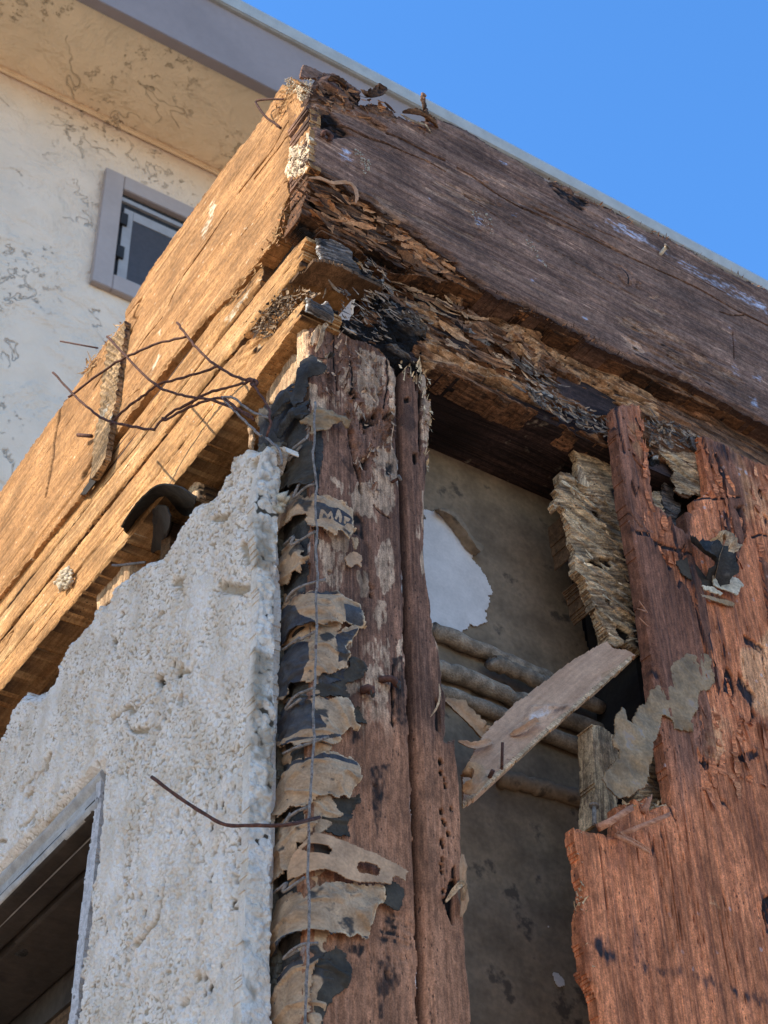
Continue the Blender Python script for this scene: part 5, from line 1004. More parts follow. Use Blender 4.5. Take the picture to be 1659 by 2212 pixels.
# ================================================================== CORNER POST
po = thing('wooden_post', 'brown corner post with decayed patchy surface standing between the paper strips and the dark groove', 'post', (0, 0, 0))
pw = right(0.0)
post_out = P('B', (520, 1000), (535, 970), (560, 975), (600, 930), (660, 915), (740, 910), (800, 950), (900, 1030), (1000, 1070), (1100, 1140), (1180, 1230), (1240, 1270), (1290, 1350))+P('G', (905, 200), (912, 400), (915, 560), (930, 900), (945, 1300), (955, 1659))+P('J', (970, 900), (1000, 1700), (1012, 2212), (1016, 2500), (380, 2500), (390, 2212))+[(668, 1400), (668, 1000), (668, 760)]
def f_post(g):
    A, B = g.A, g.B; top = ss(.80, 1.0, B)
    h = .0010*fbm(A*110, B*3, 4, 301)+.0005*fbm(A*420, B*10, 3, 302)+.0012*top*fbm(A*50, B*18, 4, 303)
    bare = np.zeros(A.shape); dk = np.zeros(A.shape)
    for c, q, s in [('G', [(700, 120), (760, 110), (840, 160), (850, 250), (830, 330), (800, 430), (760, 450), (720, 390), (690, 330), (700, 220)], .8), ('G', [(800, 640), (860, 650), (900, 780), (910, 900), (900, 1010), (860, 1020), (800, 960), (740, 920), (770, 820)], .9), ('G', [(820, 1180), (880, 1110), (910, 1200), (920, 1330), (880, 1400), (850, 1430), (800, 1330), (790, 1240)], .8), ('G', [(800, 1470), (850, 1480), (860, 1600), (820, 1659), (780, 1560)], .8), ('G', [(490, 1140), (600, 1130), (700, 1230), (660, 1300), (600, 1420), (500, 1380)], .6), ('G', [(490, 350), (620, 330), (650, 440), (560, 430)], .5), ('G', [(600, 200), (660, 200), (700, 330), (640, 420), (600, 330)], .5), ('G', [(930, 190), (1010, 200), (1010, 320), (960, 320)], .6), ('J', [(700, 130), (860, 150), (870, 300), (860, 400), (780, 270), (740, 270)], .6), ('J', [(740, 280), (820, 300), (860, 420), (850, 560), (890, 640), (900, 800), (860, 830), (840, 700), (800, 600), (740, 640), (720, 780), (760, 800), (700, 700), (690, 560)], .75), ('J', [(560, 1900), (720, 1880), (720, 1960), (650, 2212), (500, 2212)], .9), ('J', [(600, 380), (720, 380), (720, 430), (640, 470)], .8)]:
        bare = np.maximum(bare, s*g.m(c, q, .002, .004, 160, 60, seed=3))
    bare = np.maximum(bare, .75*ss(.25, .4, fbm(A*60, B*22, 4, 310))*ss(.55, .7, B))
    for c, q, s, d in [('G', [(710, 490), (740, 460), (770, 470), (800, 448), (803, 500), (770, 520), (745, 560), (720, 550)], 1, .008), ('G', [(718, 690), (752, 698), (748, 760), (712, 748)], 1, .008), ('G', [(648, 340), (672, 340), (690, 370), (665, 385), (650, 372)], 1, .006), ('G', [(770, 1380), (785, 1400), (783, 1460), (773, 1450)], 1, .006), ('G', [(645, 520), (670, 600), (690, 660), (700, 720), (720, 800), (725, 900), (715, 880), (700, 800), (680, 720), (655, 620)], .95, .006), ('G', [(845, 450), (890, 445), (888, 470), (850, 480)], .9, .006), ('G', [(560, 640), (640, 690), (690, 760), (700, 830), (640, 760), (590, 690)], .55, 0), ('G', [(850, 720), (900, 710), (900, 780), (860, 790)], .75, .002), ('G', [(670, 950), (740, 1060), (740, 1140), (690, 1100)], .8, .002), ('G', [(730, 1130), (770, 1180), (770, 1480), (740, 1560), (720, 1500)], .5, .001), ('J', [(870, 260), (930, 250), (955, 600), (930, 640), (890, 600), (865, 500)], .65, 0), ('J', [(868, 420), (880, 430), (890, 600), (880, 620)], 1, .005), ('J', [(750, 840), (870, 820), (840, 900), (815, 1050), (790, 1260), (780, 1100)], .7, 0), ('J', [(700, 620), (870, 600), (900, 860), (800, 880), (700, 800)], .3, 0), ('J', [(770, 1850), (900, 1900), (920, 2000), (830, 2100), (820, 2180), (800, 2180), (790, 2000)], .6, 0), ('J', [(620, 1770), (740, 1790), (700, 1870), (640, 1830)], .7, 0), ('J', [(650, 640), (700, 620), (720, 700), (660, 730)], .7, 0), ('J', [(835, 1930), (850, 1940), (845, 1975), (835, 1960)], 1, .003), ('J', [(770, 935), (782, 940), (778, 955)], 1, .003), ('G', [(553, 1314), (562, 1314), (562, 1323), (553, 1323)], 1, .004)]:
        m = g.m(c, q, .0012, .002, 110, 60, seed=4); dk = np.maximum(dk, s*m); h -= d*m
    # flaking outer skin near the top right
    sk = g.m('G', [(640, 60), (700, 60), (860, 130), (900, 250), (905, 620), (870, 660), (830, 620), (820, 520), (840, 460), (760, 440), (700, 470), (720, 560), (740, 640), (700, 660), (650, 520), (640, 300)], .001, .004, 120, 90); h += .003*sk
    pk = g.m('G', [(840, 460), (890, 450), (895, 600), (860, 640), (830, 600)], .002, .001); h -= .006*pk
    kn = g.m('J', [(810, 1640), (900, 1600), (980, 1660), (995, 1780), (970, 1900), (900, 1925), (820, 1860), (790, 1760)], .003, .002); h += kn*.0010*fbm(A*160, B*160, 3, 8)-.0008*kn
    for c, q, w_ in [('G', [(575, 0), (576, 200), (590, 330)], .0010), ('J', [(880, 300), (875, 400), (885, 520)], .0012), ('G', [(655, 180), (665, 260), (660, 340)], .0015), ('G', [(850, 140), (860, 300), (835, 440)], .0012), ('G', [(790, 950), (830, 1000), (880, 1030)], .001)]:
        l_ = g.ln(c, q, w_, .001); dk = np.maximum(dk, .9*l_); h -= .0018*l_
    dk = np.maximum(dk, .5*top*ss(.15, .5, fbm(A*45, B*30, 4, 320)))
    eb = 1-ss(0, .003, g.sd); h -= eb*.002*np.abs(fbm(A*80, B*60, 2, 9))
    g.R = bare; g.G = dk; g.Z = np.maximum(ss(.80, .60, B), .9*kn); g.K = .6*eb*ss(.1, .3, vn(A*0+1, B*30, 4))
    g.G = np.maximum(g.G, kn*(.30+.5*ss(.0, .5, fbm(A*200, B*120, 3, 11))))
    return h
slab('right_face', pw, post_out, f_post, .00095, .02, M_post, po, jag=(.0014, 120, 60))
pf = LocalPlane((0.001, 0, 0), (0, 1, 0), (0, 0, 1), (-1, 0, 0)); pf.raw = True
slab('left_face', pf, [(.001, .1), (.089, .1), (.089, 1.0), (.001, 1.0)], lambda g: .001*fbm(g.A*110, g.B*4, 4, 5), .002, .02, M_post, po, jag=(0, 1, 1))
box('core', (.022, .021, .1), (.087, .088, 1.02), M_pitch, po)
pt_ = right(-.0005)
slab('lifted_flake', right(-.003), P('B', (520, 1110), (530, 1020), (560, 1000), (610, 930), (640, 960), (600, 1040), (600, 1140), (560, 1110), (545, 1140)), lambda g: .002*fbm(g.A*60, g.B*60, 2, 6), .0008, .0015, M_stud, po, jag=(.001, 120, 120), flare=True)
ribbon('lifted_edge', q3(right(-.003), 'B', [(570, 1200), (600, 1120), (610, 1030), (650, 970), (688, 962)], [0, .002, .004, .003, .001]), .004, M_stud, po, curl=.5, seed=4)
for i, (c, a, b, r) in enumerate([('J', (795, 372), (885, 420), .0034), ('J', (705, 430), (745, 460), .0040)]):
    n_ = thing('nail', ['brown bent nail lying on the face of the post beside a crack', 'black nail head sticking out of the post just right of the paper strips'][i], 'nail')
    tube('shank', q3(pw, c, [a, ((a[0]+b[0])/2+6, (a[1]+b[1])/2-4), b], [.001, .006, .005]), r*.8, M_wire, n_, smooth=3, rough=.0003, seed=i)
    tube('head', q3(pw, c, [b, (b[0]+5, b[1]+3)], [.005, .006]), r, M_felt, n_, smooth=0, n=10)
n_ = thing('nail', 'small pale nail head at the right edge of the post near its top', 'nail')
tube('shank', q3(pw, 'G', [(885, 830), (905, 828)], [.0, .006]), .0014, M_wire, n_, smooth=0); tube('head', q3(pw, 'G', [(905, 828), (910, 828)], [.006, .0075]), .0028, M_galv, n_, smooth=0, n=12)
oc_ = thing('paper_scrap', 'two tiny orange brown curled scraps clinging to the post right of the printed paper', 'paper')
slab('scrap', right(-.006), P('G', (640, 1240), (660, 1200), (700, 1195), (735, 1230), (720, 1290), (700, 1270), (680, 1295), (650, 1275)), lambda g: .003*fbm(g.A*60, g.B*60, 2, 5), .0008, .001, M_tan, oc_, jag=(.001, 160, 160), flare=True)
slab('scrap', right(-.008), P('G', (665, 1130), (700, 1125), (715, 1160), (700, 1200), (680, 1190)), lambda g: .003*fbm(g.A*60, g.B*60, 2, 6), .0008, .001, M_stud, oc_, jag=(.001, 160, 160), flare=True)
flakes('torn_skin', right(-.0005), [('G', [(600, 40), (860, 140), (900, 300), (900, 700), (820, 900), (700, 900), (640, 500), (500, 330), (500, 60)])], 150, M_post, po, L=(.006, .022), W=(.0008, .003), ang=(1.57, .25), lift=(.001, .005), base=(0, .002), seed=41, tone=(0, .9))

# groove and trimmer
tr = thing('wooden_trimmer', 'rounded brown trimmer board beside the dark vertical groove, its right edge split and peeling', 'trimmer', (.12, 0, 0))
tsf = right(-.001)
tr_out = P('G', (918, 160), (935, 170), (940, 240), (950, 215), (985, 195), (1005, 230), (1012, 260), (1020, 185), (1035, 190), (1040, 290), (1048, 230), (1075, 230), (1085, 260), (1090, 370), (1112, 380), (1108, 480), (1100, 560), (1095, 640), (1105, 680), (1095, 720), (1082, 780), (1078, 900), (1072, 1000), (1075, 1100), (1068, 1180), (1080, 1300), (1095, 1400), (1110, 1500), (1110, 1560), (1125, 1590), (1130, 1659))+P('J', (1095, 60), (1105, 130), (1135, 200), (1142, 300), (1150, 400), (1172, 470), (1170, 560), (1163, 700), (1185, 695), (1218, 680), (1222, 760), (1235, 850), (1245, 950), (1250, 1100), (1255, 1300), (1255, 1420), (1235, 1440), (1240, 1520), (1262, 1620), (1275, 1750), (1283, 1900), (1300, 2050), (1310, 2212), (1314, 2500), (1018, 2500), (1014, 2212), (1002, 1700), (972, 900))+P('G', (957, 1659), (947, 1300), (932, 900), (917, 560))
_el = tsf.uv(P('G', (918, 160), (917, 560), (932, 900), (947, 1300), (957, 1659))+P('J', (972, 900), (1002, 1700), (1014, 2212), (1018, 2500))); _o = np.argsort(_el[:, 1]); _el = _el[_o]
def f_tr(g):
    A, B = g.A, g.B; d = A-np.interp(B, _el[:, 1], _el[:, 0])
    R_ = .016; dd = np.clip(d, 0, R_); prof = np.sqrt(np.clip(R_*R_-(R_-dd)**2, 0, None)); h = prof-R_-.010*(1-ss(.0, .008, d))
    h += .0008*fbm(A*110, B*3, 4, 331)+.0003*fbm(A*500, B*12, 2, 332)+.001*ss(.8, 1, B)*fbm(A*50, B*20, 3, 333)
    dk = .65*(1-ss(.001, .012, d))  # colour darkens into the groove, standing in for shade there
    for c, q, s, dp in [('G', [(1005, 670), (1025, 668), (1028, 720), (1010, 728)], 1, .005), ('G', [(1035, 330), (1048, 330), (1050, 560), (1042, 680), (1036, 600)], .9, .006), ('G', [(1012, 200), (1022, 200), (1030, 330), (1020, 330)], 1, .006), ('G', [(965, 365), (985, 365), (985, 385), (968, 385)], 1, .004), ('J', [(1105, 470), (1125, 500), (1130, 660), (1110, 640)], .7, .003), ('J', [(1180, 1450), (1215, 1430), (1240, 1500), (1210, 1480), (1195, 1680), (1170, 1620), (1150, 1560)], 1, .006), ('J', [(1190, 1380), (1210, 1360), (1215, 1440), (1190, 1430)], .8, .003)]:
        m = g.m(c, q, .0008, .0012, 90, 60); dk = np.maximum(dk, s*m); h -= dp*m
    for (x, y) in [(1130, 810), (1133, 870), (1150, 905), (1155, 940), (1185, 1060), (1135, 1075), (1145, 1130), (1155, 1145), (1170, 1195), (1135, 1235), (1142, 1265), (1137, 1330), (1135, 1370), (1140, 1400), (1145, 1500), (1150, 1550), (1110, 50), (1095, 30)]:
        m = g.m('J', [(x-8, y-14), (x+8, y-12), (x+12, y+10), (x-2, y+16)], .0006, .0012, 200, 200, seed=x); dk = np.maximum(dk, m); h -= .004*m
    bare = .8*ss(.2, .4, fbm(A*90, B*16, 4, 340))*ss(.7, .85, B)*ss(.008, .02, d); bare = np.maximum(bare, .7*g.m('G', [(1048, 230), (1085, 240), (1090, 370), (1112, 380), (1100, 640), (1050, 640)], .002, .002))
    g.G = np.maximum(dk, .5*ss(.7, 1.0, B)*ss(.2, .5, fbm(A*60, B*30, 3, 341))); g.R = np.maximum(bare, .55*(1-ss(0, .004, g.sd))*ss(.012, .02, d)); g.Z = ss(.80, .60, B)
    h -= .003*(1-ss(0, .003, g.sd))*ss(.012, .02, d)
    return h
slab('face', tsf, tr_out, f_tr, .00095, .050, M_post, tr, jag=(.0010, 120, 70), seed=9)
ribbon('peeling_splinter', q3(right(-.003), 'J', [(1222, 1325), (1218, 1400), (1228, 1480), (1240, 1560), (1238, 1640)], [.006, .005, .003, .002, 0]), .006, M_tan, tr, curl=.5, seed=3)
ribbon('peeling_splinter', q3(right(-.003), 'J', [(1150, 1565), (1175, 1520), (1205, 1490), (1225, 1500), (1235, 1560)], [.002, .005, .007, .006, .003]), .004, M_stud, tr, curl=.5, seed=4)
ribbon('peeling_splinter', q3(right(-.003), 'J', [(1075, 575), (1100, 530), (1115, 470), (1120, 400)], [.001, .003, .003, .001]), .0015, M_stud, tr, curl=.3, seed=5)
flakes('edge_fibres', right(-.0015), [('G', [(1040, 200), (1090, 250), (1110, 400), (1100, 660), (1080, 800), (1060, 600)]), ('G', [(930, 170), (1080, 210), (1060, 300), (940, 280)])], 70, M_chunk, tr, L=(.006, .022), W=(.0006, .0022), ang=(1.57, .12), lift=(.001, .005), base=(-.002, .001), seed=42, tone=(.2, 1))
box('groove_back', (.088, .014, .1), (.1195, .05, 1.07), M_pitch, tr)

# ================================================================== BUILDING PAPER WRAPPED ROUND THE CORNER
cs = Corner(.0035, .012)
def band(label, name, out, inks=(), letters=(), mat=None, bulge=.005, flare_=.010, off=0.0, seed=0, lightpatch=(), darks=(), rough=1.0):
    th = thing(name, label, 'paper', group='torn strips of building paper on the post')
    sf = Corner(.0035+off, .012)
    def fn(g):
        A, B = g.A, g.B; ins = g.sd > 0
        Bn = np.where(ins, B, 9).min(1); Bx = np.where(ins, B, -9).max(1); t = (B-Bn[:, None])/(np.maximum(Bx-Bn, .004)[:, None]); t = np.clip(t, 0, 1)
        h = bulge*np.sin(np.clip(t, 0, 1)*math.pi)*.7+flare_*np.exp(-(B-Bn[:, None]).clip(0, 1)/.010)*(.6+.5*vn(A*30, A*0, seed))*ss(.05, -.02, A)
        crs = 1-np.abs(fbm(A*30+B*14, B*48-A*10, 3, 415+seed)); h += .0020*rough*fbm(A*22, B*34, 3, 400+seed)+.0010*fbm(A*70, B*110, 3, 410+seed)+.0022*ss(.82, 1, crs)
        tear = (1-ss(0, .004, g.sd))*ss(.0, .03, A); h += tear*.003*np.abs(fbm(A*90, B*90, 2, 420+seed))
        k = np.zeros(A.shape)
        for c, q in inks: k = np.maximum(k, g.m(c, q, .0005, .0004, 90, 90))
        for c, q in letters: k = k*(1-g.ln(c, q, .0016, .0002))
        g.K = k; d = np.zeros(A.shape)
        for c, q in darks: d = np.maximum(d, g.m(c, q, .002, .003, 60, 60))
        g.G = np.maximum(d, .75*ss(.15, .55, fbm(A*30, B*44, 5, 430+seed, .62)))
        r = np.zeros(A.shape)
        for c, q in lightpatch: r = np.maximum(r, g.m(c, q, .001, .001))
        g.R = np.maximum(r, .6*tear)
        return h
    slab('sheet', sf, out, fn, .00085, .0009, mat or M_paper, th, jag=(.0022, 130, 130), flare=True, seed=20+seed)
    return th
band('black crumpled felt flap at the top of the post below the plates', 'felt_strip', P('U', (395, 640), (370, 660), (400, 560), (440, 530), (500, 480), (560, 460), (570, 370), (600, 330), (590, 300), (600, 270), (660, 280), (690, 290), (755, 315), (750, 330), (700, 320), (690, 370), (730, 410), (720, 450), (650, 480), (630, 570), (570, 600), (500, 650), (440, 700), (390, 760), (345, 800), (340, 760)), mat=M_felt, seed=1, bulge=.010, flare_=.012, off=.004, rough=2.5)
band('second black felt strip near the top of the post, sagging towards the stucco', 'felt_strip', P('U', (560, 640), (620, 600), (640, 640), (640, 700), (600, 740), (540, 760), (500, 800), (460, 860), (420, 920), (390, 930), (400, 850), (440, 780), (500, 700)), mat=M_felt, seed=2, bulge=.006, flare_=.008, off=.001, rough=2)
band('thin grey torn strip sticking out to the right near the top of the post', 'paper_strip', P('U', (640, 690), (700, 680), (760, 710), (800, 750), (860, 755), (900, 800), (880, 835), (820, 815), (760, 840), (700, 860), (650, 880), (640, 820), (590, 760)), mat=M_greyfelt, seed=3, bulge=.004, off=.002, rough=2)
band('dark felt fold with a mortar knob on it, left side of the post', 'felt_strip', P('G', (290, 830), (300, 720), (340, 640), (400, 590), (460, 590), (475, 640), (480, 740), (485, 830), (440, 850), (380, 860), (330, 880), (295, 900)), mat=M_felt2, seed=4, bulge=.003, off=0, rough=2)
band('building paper strip printed with worn dark blue lettering', 'paper_strip', P('Q', (140, 400), (200, 220), (330, 120), (420, 170), (530, 175), (650, 170), (800, 210), (950, 280), (1100, 340), (1200, 400), (1260, 440), (1290, 500), (1270, 640), (1275, 820), (1230, 880), (1220, 950), (1100, 900), (1010, 850), (990, 920), (930, 920), (900, 850), (780, 820), (700, 770), (600, 710), (545, 680), (540, 600), (480, 560), (400, 640), (300, 740), (200, 900), (120, 990), (110, 700)),
     inks=[('Q', [(690, 360), (800, 380), (860, 430), (1000, 450), (1120, 520), (1200, 580), (1250, 680), (1260, 740), (1150, 700), (1090, 770), (1000, 720), (900, 660), (800, 620), (700, 640)])], letters=[('Q', [(740, 620), (760, 500), (830, 610), (880, 540), (900, 650)]), ('Q', [(960, 640), (1010, 500), (1030, 680)]), ('Q', [(1020, 510), (1045, 600), (1030, 690)]), ('Q', [(1120, 620), (1110, 700)]), ('Q', [(1110, 610), (1180, 640), (1150, 670)])], seed=5, darks=[('Q', [(520, 280), (600, 290), (640, 330), (600, 480), (560, 440), (520, 340)])])
band('curled tan paper strip ending left of the wire, below the printed strip', 'paper_strip', P('Q', (110, 1190), (180, 1080), (300, 980), (420, 960), (510, 960), (490, 1040), (530, 1090), (530, 1180), (500, 1260), (510, 1400), (400, 1500), (330, 1620), (280, 1700), (150, 1700), (110, 1500)), seed=6, flare_=.006)
band('paper strip with a dark blue dome print and a blue right end', 'paper_strip', P('R', (100, 960), (110, 700), (130, 470), (200, 330), (320, 240), (420, 225), (520, 240), (830, 280), (850, 320), (1000, 400), (1060, 420), (1075, 480), (1060, 560), (1090, 640), (1150, 720), (1040, 700), (1000, 665), (880, 665), (760, 670), (630, 700), (520, 710), (420, 710), (300, 750), (190, 860)),
     inks=[('R', [(130, 500), (210, 435), (300, 450), (400, 520), (480, 620), (520, 700), (400, 720), (250, 800), (100, 960), (110, 700)]), ('R', [(825, 430), (1060, 460), (1075, 560), (1090, 690), (950, 665), (865, 660), (850, 570)]), ('R', [(320, 240), (420, 230), (830, 285), (820, 320), (560, 300), (330, 290)])], seed=7, flare_=.012)
band('paper strip with blue black left half and pale middle, just above the brown under layer', 'paper_strip', P('R', (110, 1600), (110, 1300), (130, 1050), (200, 940), (320, 860), (450, 800), (530, 790), (600, 760), (700, 720), (760, 740), (1000, 670), (1020, 740), (980, 840), (940, 930), (880, 980), (920, 1080), (900, 1150), (910, 1215), (800, 1250), (620, 1300), (540, 1360), (470, 1370), (330, 1390), (270, 1430), (240, 1560), (180, 1620)),
     inks=[('R', [(110, 1600), (120, 1100), (200, 940), (330, 870), (460, 860), (470, 1120), (430, 1200), (370, 1360), (260, 1450), (230, 1570)]), ('R', [(740, 840), (780, 780), (1010, 740), (970, 860), (900, 960), (860, 1060), (830, 1130), (765, 1160), (760, 1000)])], seed=8, flare_=.012, darks=[('R', [(550, 780), (700, 750), (720, 830), (640, 900), (560, 900)])])
band('dark brown felt under layer with a scalloped right end', 'felt_strip', P('R', (260, 1430), (400, 1380), (540, 1370), (640, 1310), (820, 1260), (920, 1200), (900, 1120), (940, 1060), (1030, 1110), (1120, 1120), (1160, 1190), (1120, 1270), (1130, 1340), (1000, 1370), (910, 1400), (900, 1480), (920, 1560), (760, 1560), (540, 1560), (400, 1600), (260, 1620)), mat=M_felt2, seed=9, bulge=.000, flare_=0, off=-.002, rough=.4)
band('small dark felt tongue hanging on the post right of the pale papers', 'felt_strip', P('R', (960, 1700), (1060, 1700), (1080, 1780), (1110, 1840), (1150, 1890), (1050, 1920), (1000, 1860), (960, 1780)), mat=M_felt2, seed=10, bulge=.0, flare_=0, off=-.002, rough=.4)
band('paper strip with a blue black wedge print pointing at the wire', 'paper_strip', P('R', (90, 2000), (120, 1720), (220, 1590), (400, 1590), (560, 1560), (920, 1570), (970, 1640), (950, 1720), (990, 1840), (1040, 1990), (1000, 1990), (960, 1960), (910, 2000), (910, 2060), (850, 2060), (800, 2110), (820, 2150), (700, 2170), (620, 2130), (520, 2130), (400, 2150), (250, 2210), (90, 2230)),
     inks=[('R', [(120, 1720), (220, 1600), (480, 1600), (520, 1720), (610, 1980), (500, 1990), (250, 2080), (90, 2160), (90, 1900)]), ('R', [(160, 2200), (260, 2140), (480, 2080), (800, 2055), (800, 2090), (520, 2110), (250, 2200)])], seed=11, flare_=.012)
band('plain tan paper strip with a thin dark stripe along its upper edge', 'paper_strip', P('J', (265, 1130), (265, 1020), (280, 900), (330, 820), (420, 780), (480, 770), (560, 765), (640, 785), (690, 820), (705, 850), (700, 890), (685, 950), (650, 985), (640, 1010), (600, 1000), (580, 1022), (540, 1000), (500, 1010), (420, 1050), (350, 1070), (318, 1105)), inks=[('J', [(290, 870), (330, 822), (420, 780), (560, 778), (690, 815), (680, 840), (560, 805), (430, 805), (340, 850), (300, 890)])], seed=12, flare_=.012)
band('brown felt under layer above the perforated strip', 'felt_strip', P('J', (480, 1010), (560, 1010), (640, 1000), (690, 985), (692, 1050), (660, 1090), (640, 1140), (645, 1230), (560, 1200), (490, 1180)), mat=M_felt2, seed=13, bulge=0, flare_=0, off=-.002, rough=.4)
band('tan paper strip torn away to the left of the perforated strip', 'paper_strip', P('J', (230, 1300), (245, 1160), (300, 1130), (420, 1112), (490, 1100), (480, 1150), (460, 1190), (400, 1240), (375, 1290), (370, 1360), (340, 1420), (290, 1460), (250, 1500), (235, 1480)), seed=14, flare_=.008)
band('broad pale paper strip below the perforated strip, dark stripe along its lower edge', 'paper_strip', P('J', (240, 1800), (240, 1580), (330, 1500), (430, 1490), (520, 1460), (600, 1445), (640, 1470), (760, 1460), (822, 1462), (825, 1500), (830, 1560), (790, 1600), (780, 1680), (745, 1700), (740, 1765), (680, 1740), (600, 1738), (440, 1730), (350, 1790), (270, 1860), (240, 1870)), inks=[('J', [(250, 1860), (300, 1790), (440, 1735), (740, 1745), (740, 1770), (600, 1762), (440, 1765), (330, 1810), (280, 1870)])], seed=15, flare_=.012)
band('brown sheet with a rounded torn edge low on the post', 'felt_strip', P('J', (450, 2240), (460, 1900), (500, 1850), (560, 1800), (620, 1840), (655, 1900), (640, 2000), (580, 2060), (520, 2120), (500, 2240)), mat=M_felt2, seed=16, bulge=.002, flare_=0, off=-.002, rough=.4)
band('lowest tan paper strip at the bottom edge of the photo', 'paper_strip', P('J', (245, 2300), (260, 2050), (270, 1960), (340, 1880), (420, 1860), (490, 1855), (470, 1920), (450, 2000), (450, 2140), (440, 2300)), inks=[('J', [(265, 1975), (340, 1885), (480, 1860), (470, 1885), (350, 1910), (275, 2000)])], seed=17, flare_=.004)
sp2 = thing('perforated_strip', 'light brown perforated strip with rounded slots slanting across the paper on the post', 'strip')
slab('sheet', Corner(.009, .012), P('J', (378, 1330), (400, 1265), (440, 1230), (480, 1185), (560, 1210), (640, 1238), (780, 1298), (880, 1345), (966, 1395), (952, 1415), (948, 1452), (900, 1425), (880, 1430), (870, 1470), (830, 1462), (700, 1455), (640, 1440), (580, 1405), (520, 1388), (430, 1400), (380, 1380)), lambda g: .001*fbm(g.A*40, g.B*40, 3, 5), .0008, .0009, M_tan, sp2, holes=[P('J', (442, 1258), (465, 1240), (530, 1258), (552, 1282), (535, 1302), (470, 1288)), P('J', (690, 1372), (705, 1342), (790, 1362), (812, 1385), (800, 1418), (700, 1398))], jag=(.0004, 120, 120), flare=True)
slab('torn_end', right(-.005), P('J', (830, 1470), (870, 1440), (900, 1450), (945, 1485), (940, 1530), (925, 1560), (910, 1612), (860, 1590), (820, 1575), (835, 1540)), lambda g: .002*fbm(g.A*40, g.B*40, 3, 5), .0008, .0009, M_felt2, sp2, jag=(.0012, 120, 120), flare=True)
kb = thing('mortar_lump', 'small pale mortar knob stuck on a tie wire beside the post', 'mortar')
crumbs('lump', Corner(.014, .012), [('G', [(362, 830), (395, 812), (425, 818), (420, 840), (380, 848)])], 26, M_blob, kb, S=(.002, .0048), base=(0, .004), seed=51)

ul = thing('pocket_shade_sheet', 'added black sheet standing in for shade in the pockets behind the torn paper strips', 'felt')  # black sheet added so the pockets between strips look unlit
lcs = Corner(.0024, .012); slab('sheet', lcs, [(560, 880), (640, 860), (690, 900), (700, 1000), (690, 1100), (672, 1300), (672, 1400), (670, 1600), (668, 1700), (662, 1800), (660, 2000), (655, 2400), (560, 2400), (560, 1500)], lambda g: .0008*fbm(g.A*60, g.B*50, 4, 5), .0012, .0006, M_felt, ul, jag=(.003, 90, 60), flare=True, back=False)

pu = thing('paper_underlayer', 'stained long inner layer of building paper running down the post under the torn strips', 'paper')
def f_pu(g):
    A, B = g.A, g.B; bl = ss(.0, .25, fbm(A*22, B*26, 4, 702, .6)+.25*ss(0, -.02, A)); g.G = .95*bl; g.K = .9*ss(.15, .3, fbm(A*30+4, B*24, 3, 703)); crs = 1-np.abs(fbm(A*24, B*60, 3, 704))
    return .0012*fbm(A*30, B*60, 4, 705)+.0022*ss(.8, 1, crs)-.001
slab('sheet', Corner(.0026, .012), [(575, 1290), (640, 1280), (700, 1290), (742, 1330), (722, 1400), (752, 1470), (700, 1490), (735, 1570), (712, 1620), (690, 1660), (722, 1730), (745, 1760), (700, 1800), (735, 1860), (690, 1900), (730, 1960), (742, 2010), (700, 2040), (725, 2120), (690, 2200), (700, 2400), (560, 2400), (565, 1600)], f_pu, .0010, .0008, M_paper, pu, jag=(.003, 110, 110), flare=True, back=False)

# vertical wire and ties
vw = thing('wire', 'thin weathered wire running straight down the post corner over the paper strips', 'wire')
cw = Corner(.013, .012)
def qc(sf, c, pts, hs):
    uv = sf.uv(P(c, *pts)); return sf.emb(uv[:, 0], uv[:, 1], np.array(hs, float))
vpts = [('G', (472, 390)), ('G', (466, 500)), ('G', (470, 580)), ('G', (460, 680)), ('G', (470, 770)), ('G', (478, 850)), ('G', (470, 960)), ('G', (482, 1080)), ('G', (476, 1200)), ('G', (484, 1330)), ('G', (476, 1450)), ('G', (480, 1600)), ('J', (470, 100)), ('J', (464, 250)), ('J', (458, 430)), ('J', (452, 560)), ('J', (456, 700)), ('J', (446, 820)), ('J', (440, 950)), ('J', (432, 1080)), ('J', (428, 1250)), ('J', (424, 1450)), ('J', (430, 1600)), ('J', (426, 1760)), ('J', (420, 1900)), ('J', (412, 2080)), ('J', (408, 2300))]
tube('strand', np.concatenate([qc(right(-.014), c, [p], [0]) for c, p in vpts]), .0010, M_galv, vw, smooth=5, rough=.0002, seed=2)
ties = [('G', [(370, 630), (385, 600), (420, 585), (470, 585)]), ('G', [(365, 835), (420, 850), (470, 845), (498, 845)]), ('G', [(300, 1170), (350, 1130), (420, 1108), (500, 1105)]), ('G', [(360, 1400), (380, 1375), (440, 1372), (530, 1370)]), ('J', [(290, 215), (350, 160), (420, 135), (495, 125)]), ('J', [(350, 480), (380, 450), (430, 430), (490, 425)]), ('J', [(290, 770), (350, 730), (420, 708), (530, 690)]), ('J', [(320, 1090), (360, 1070), (420, 1058), (470, 1055)]), ('J', [(245, 1510), (310, 1465), (380, 1440), (460, 1428)]), ('J', [(330, 1820), (380, 1800), (440, 1780), (500, 1790)])]
tl_ = ['uppermost tie wire hooked round the post corner beside the black felt', 'tie wire carrying the pale mortar knob', 'tie wire under the flap of the printed paper strip', 'tie wire in the dark gap above the paper with the blue dome print', 'tie wire in the gap just below the blue dome print', 'tie wire in the dark pocket above the blue black wedge print', 'tie wire in the gap above the plain tan strip', 'tie wire beside the inner end of the long bent rod', 'tie wire in the gap just below the perforated strip', 'tie wire in the dark pocket below the broad pale paper']
for i, (c, p) in enumerate(ties):
    o = tube('tie_wire', qc(Corner(.010, .012), c, p, [0, .001, .002, .003]), .0011, M_galv, None, smooth=5, seed=i, rough=.0001); tag(o, tl_[i], 'wire', 'tie wires in the paper gaps')
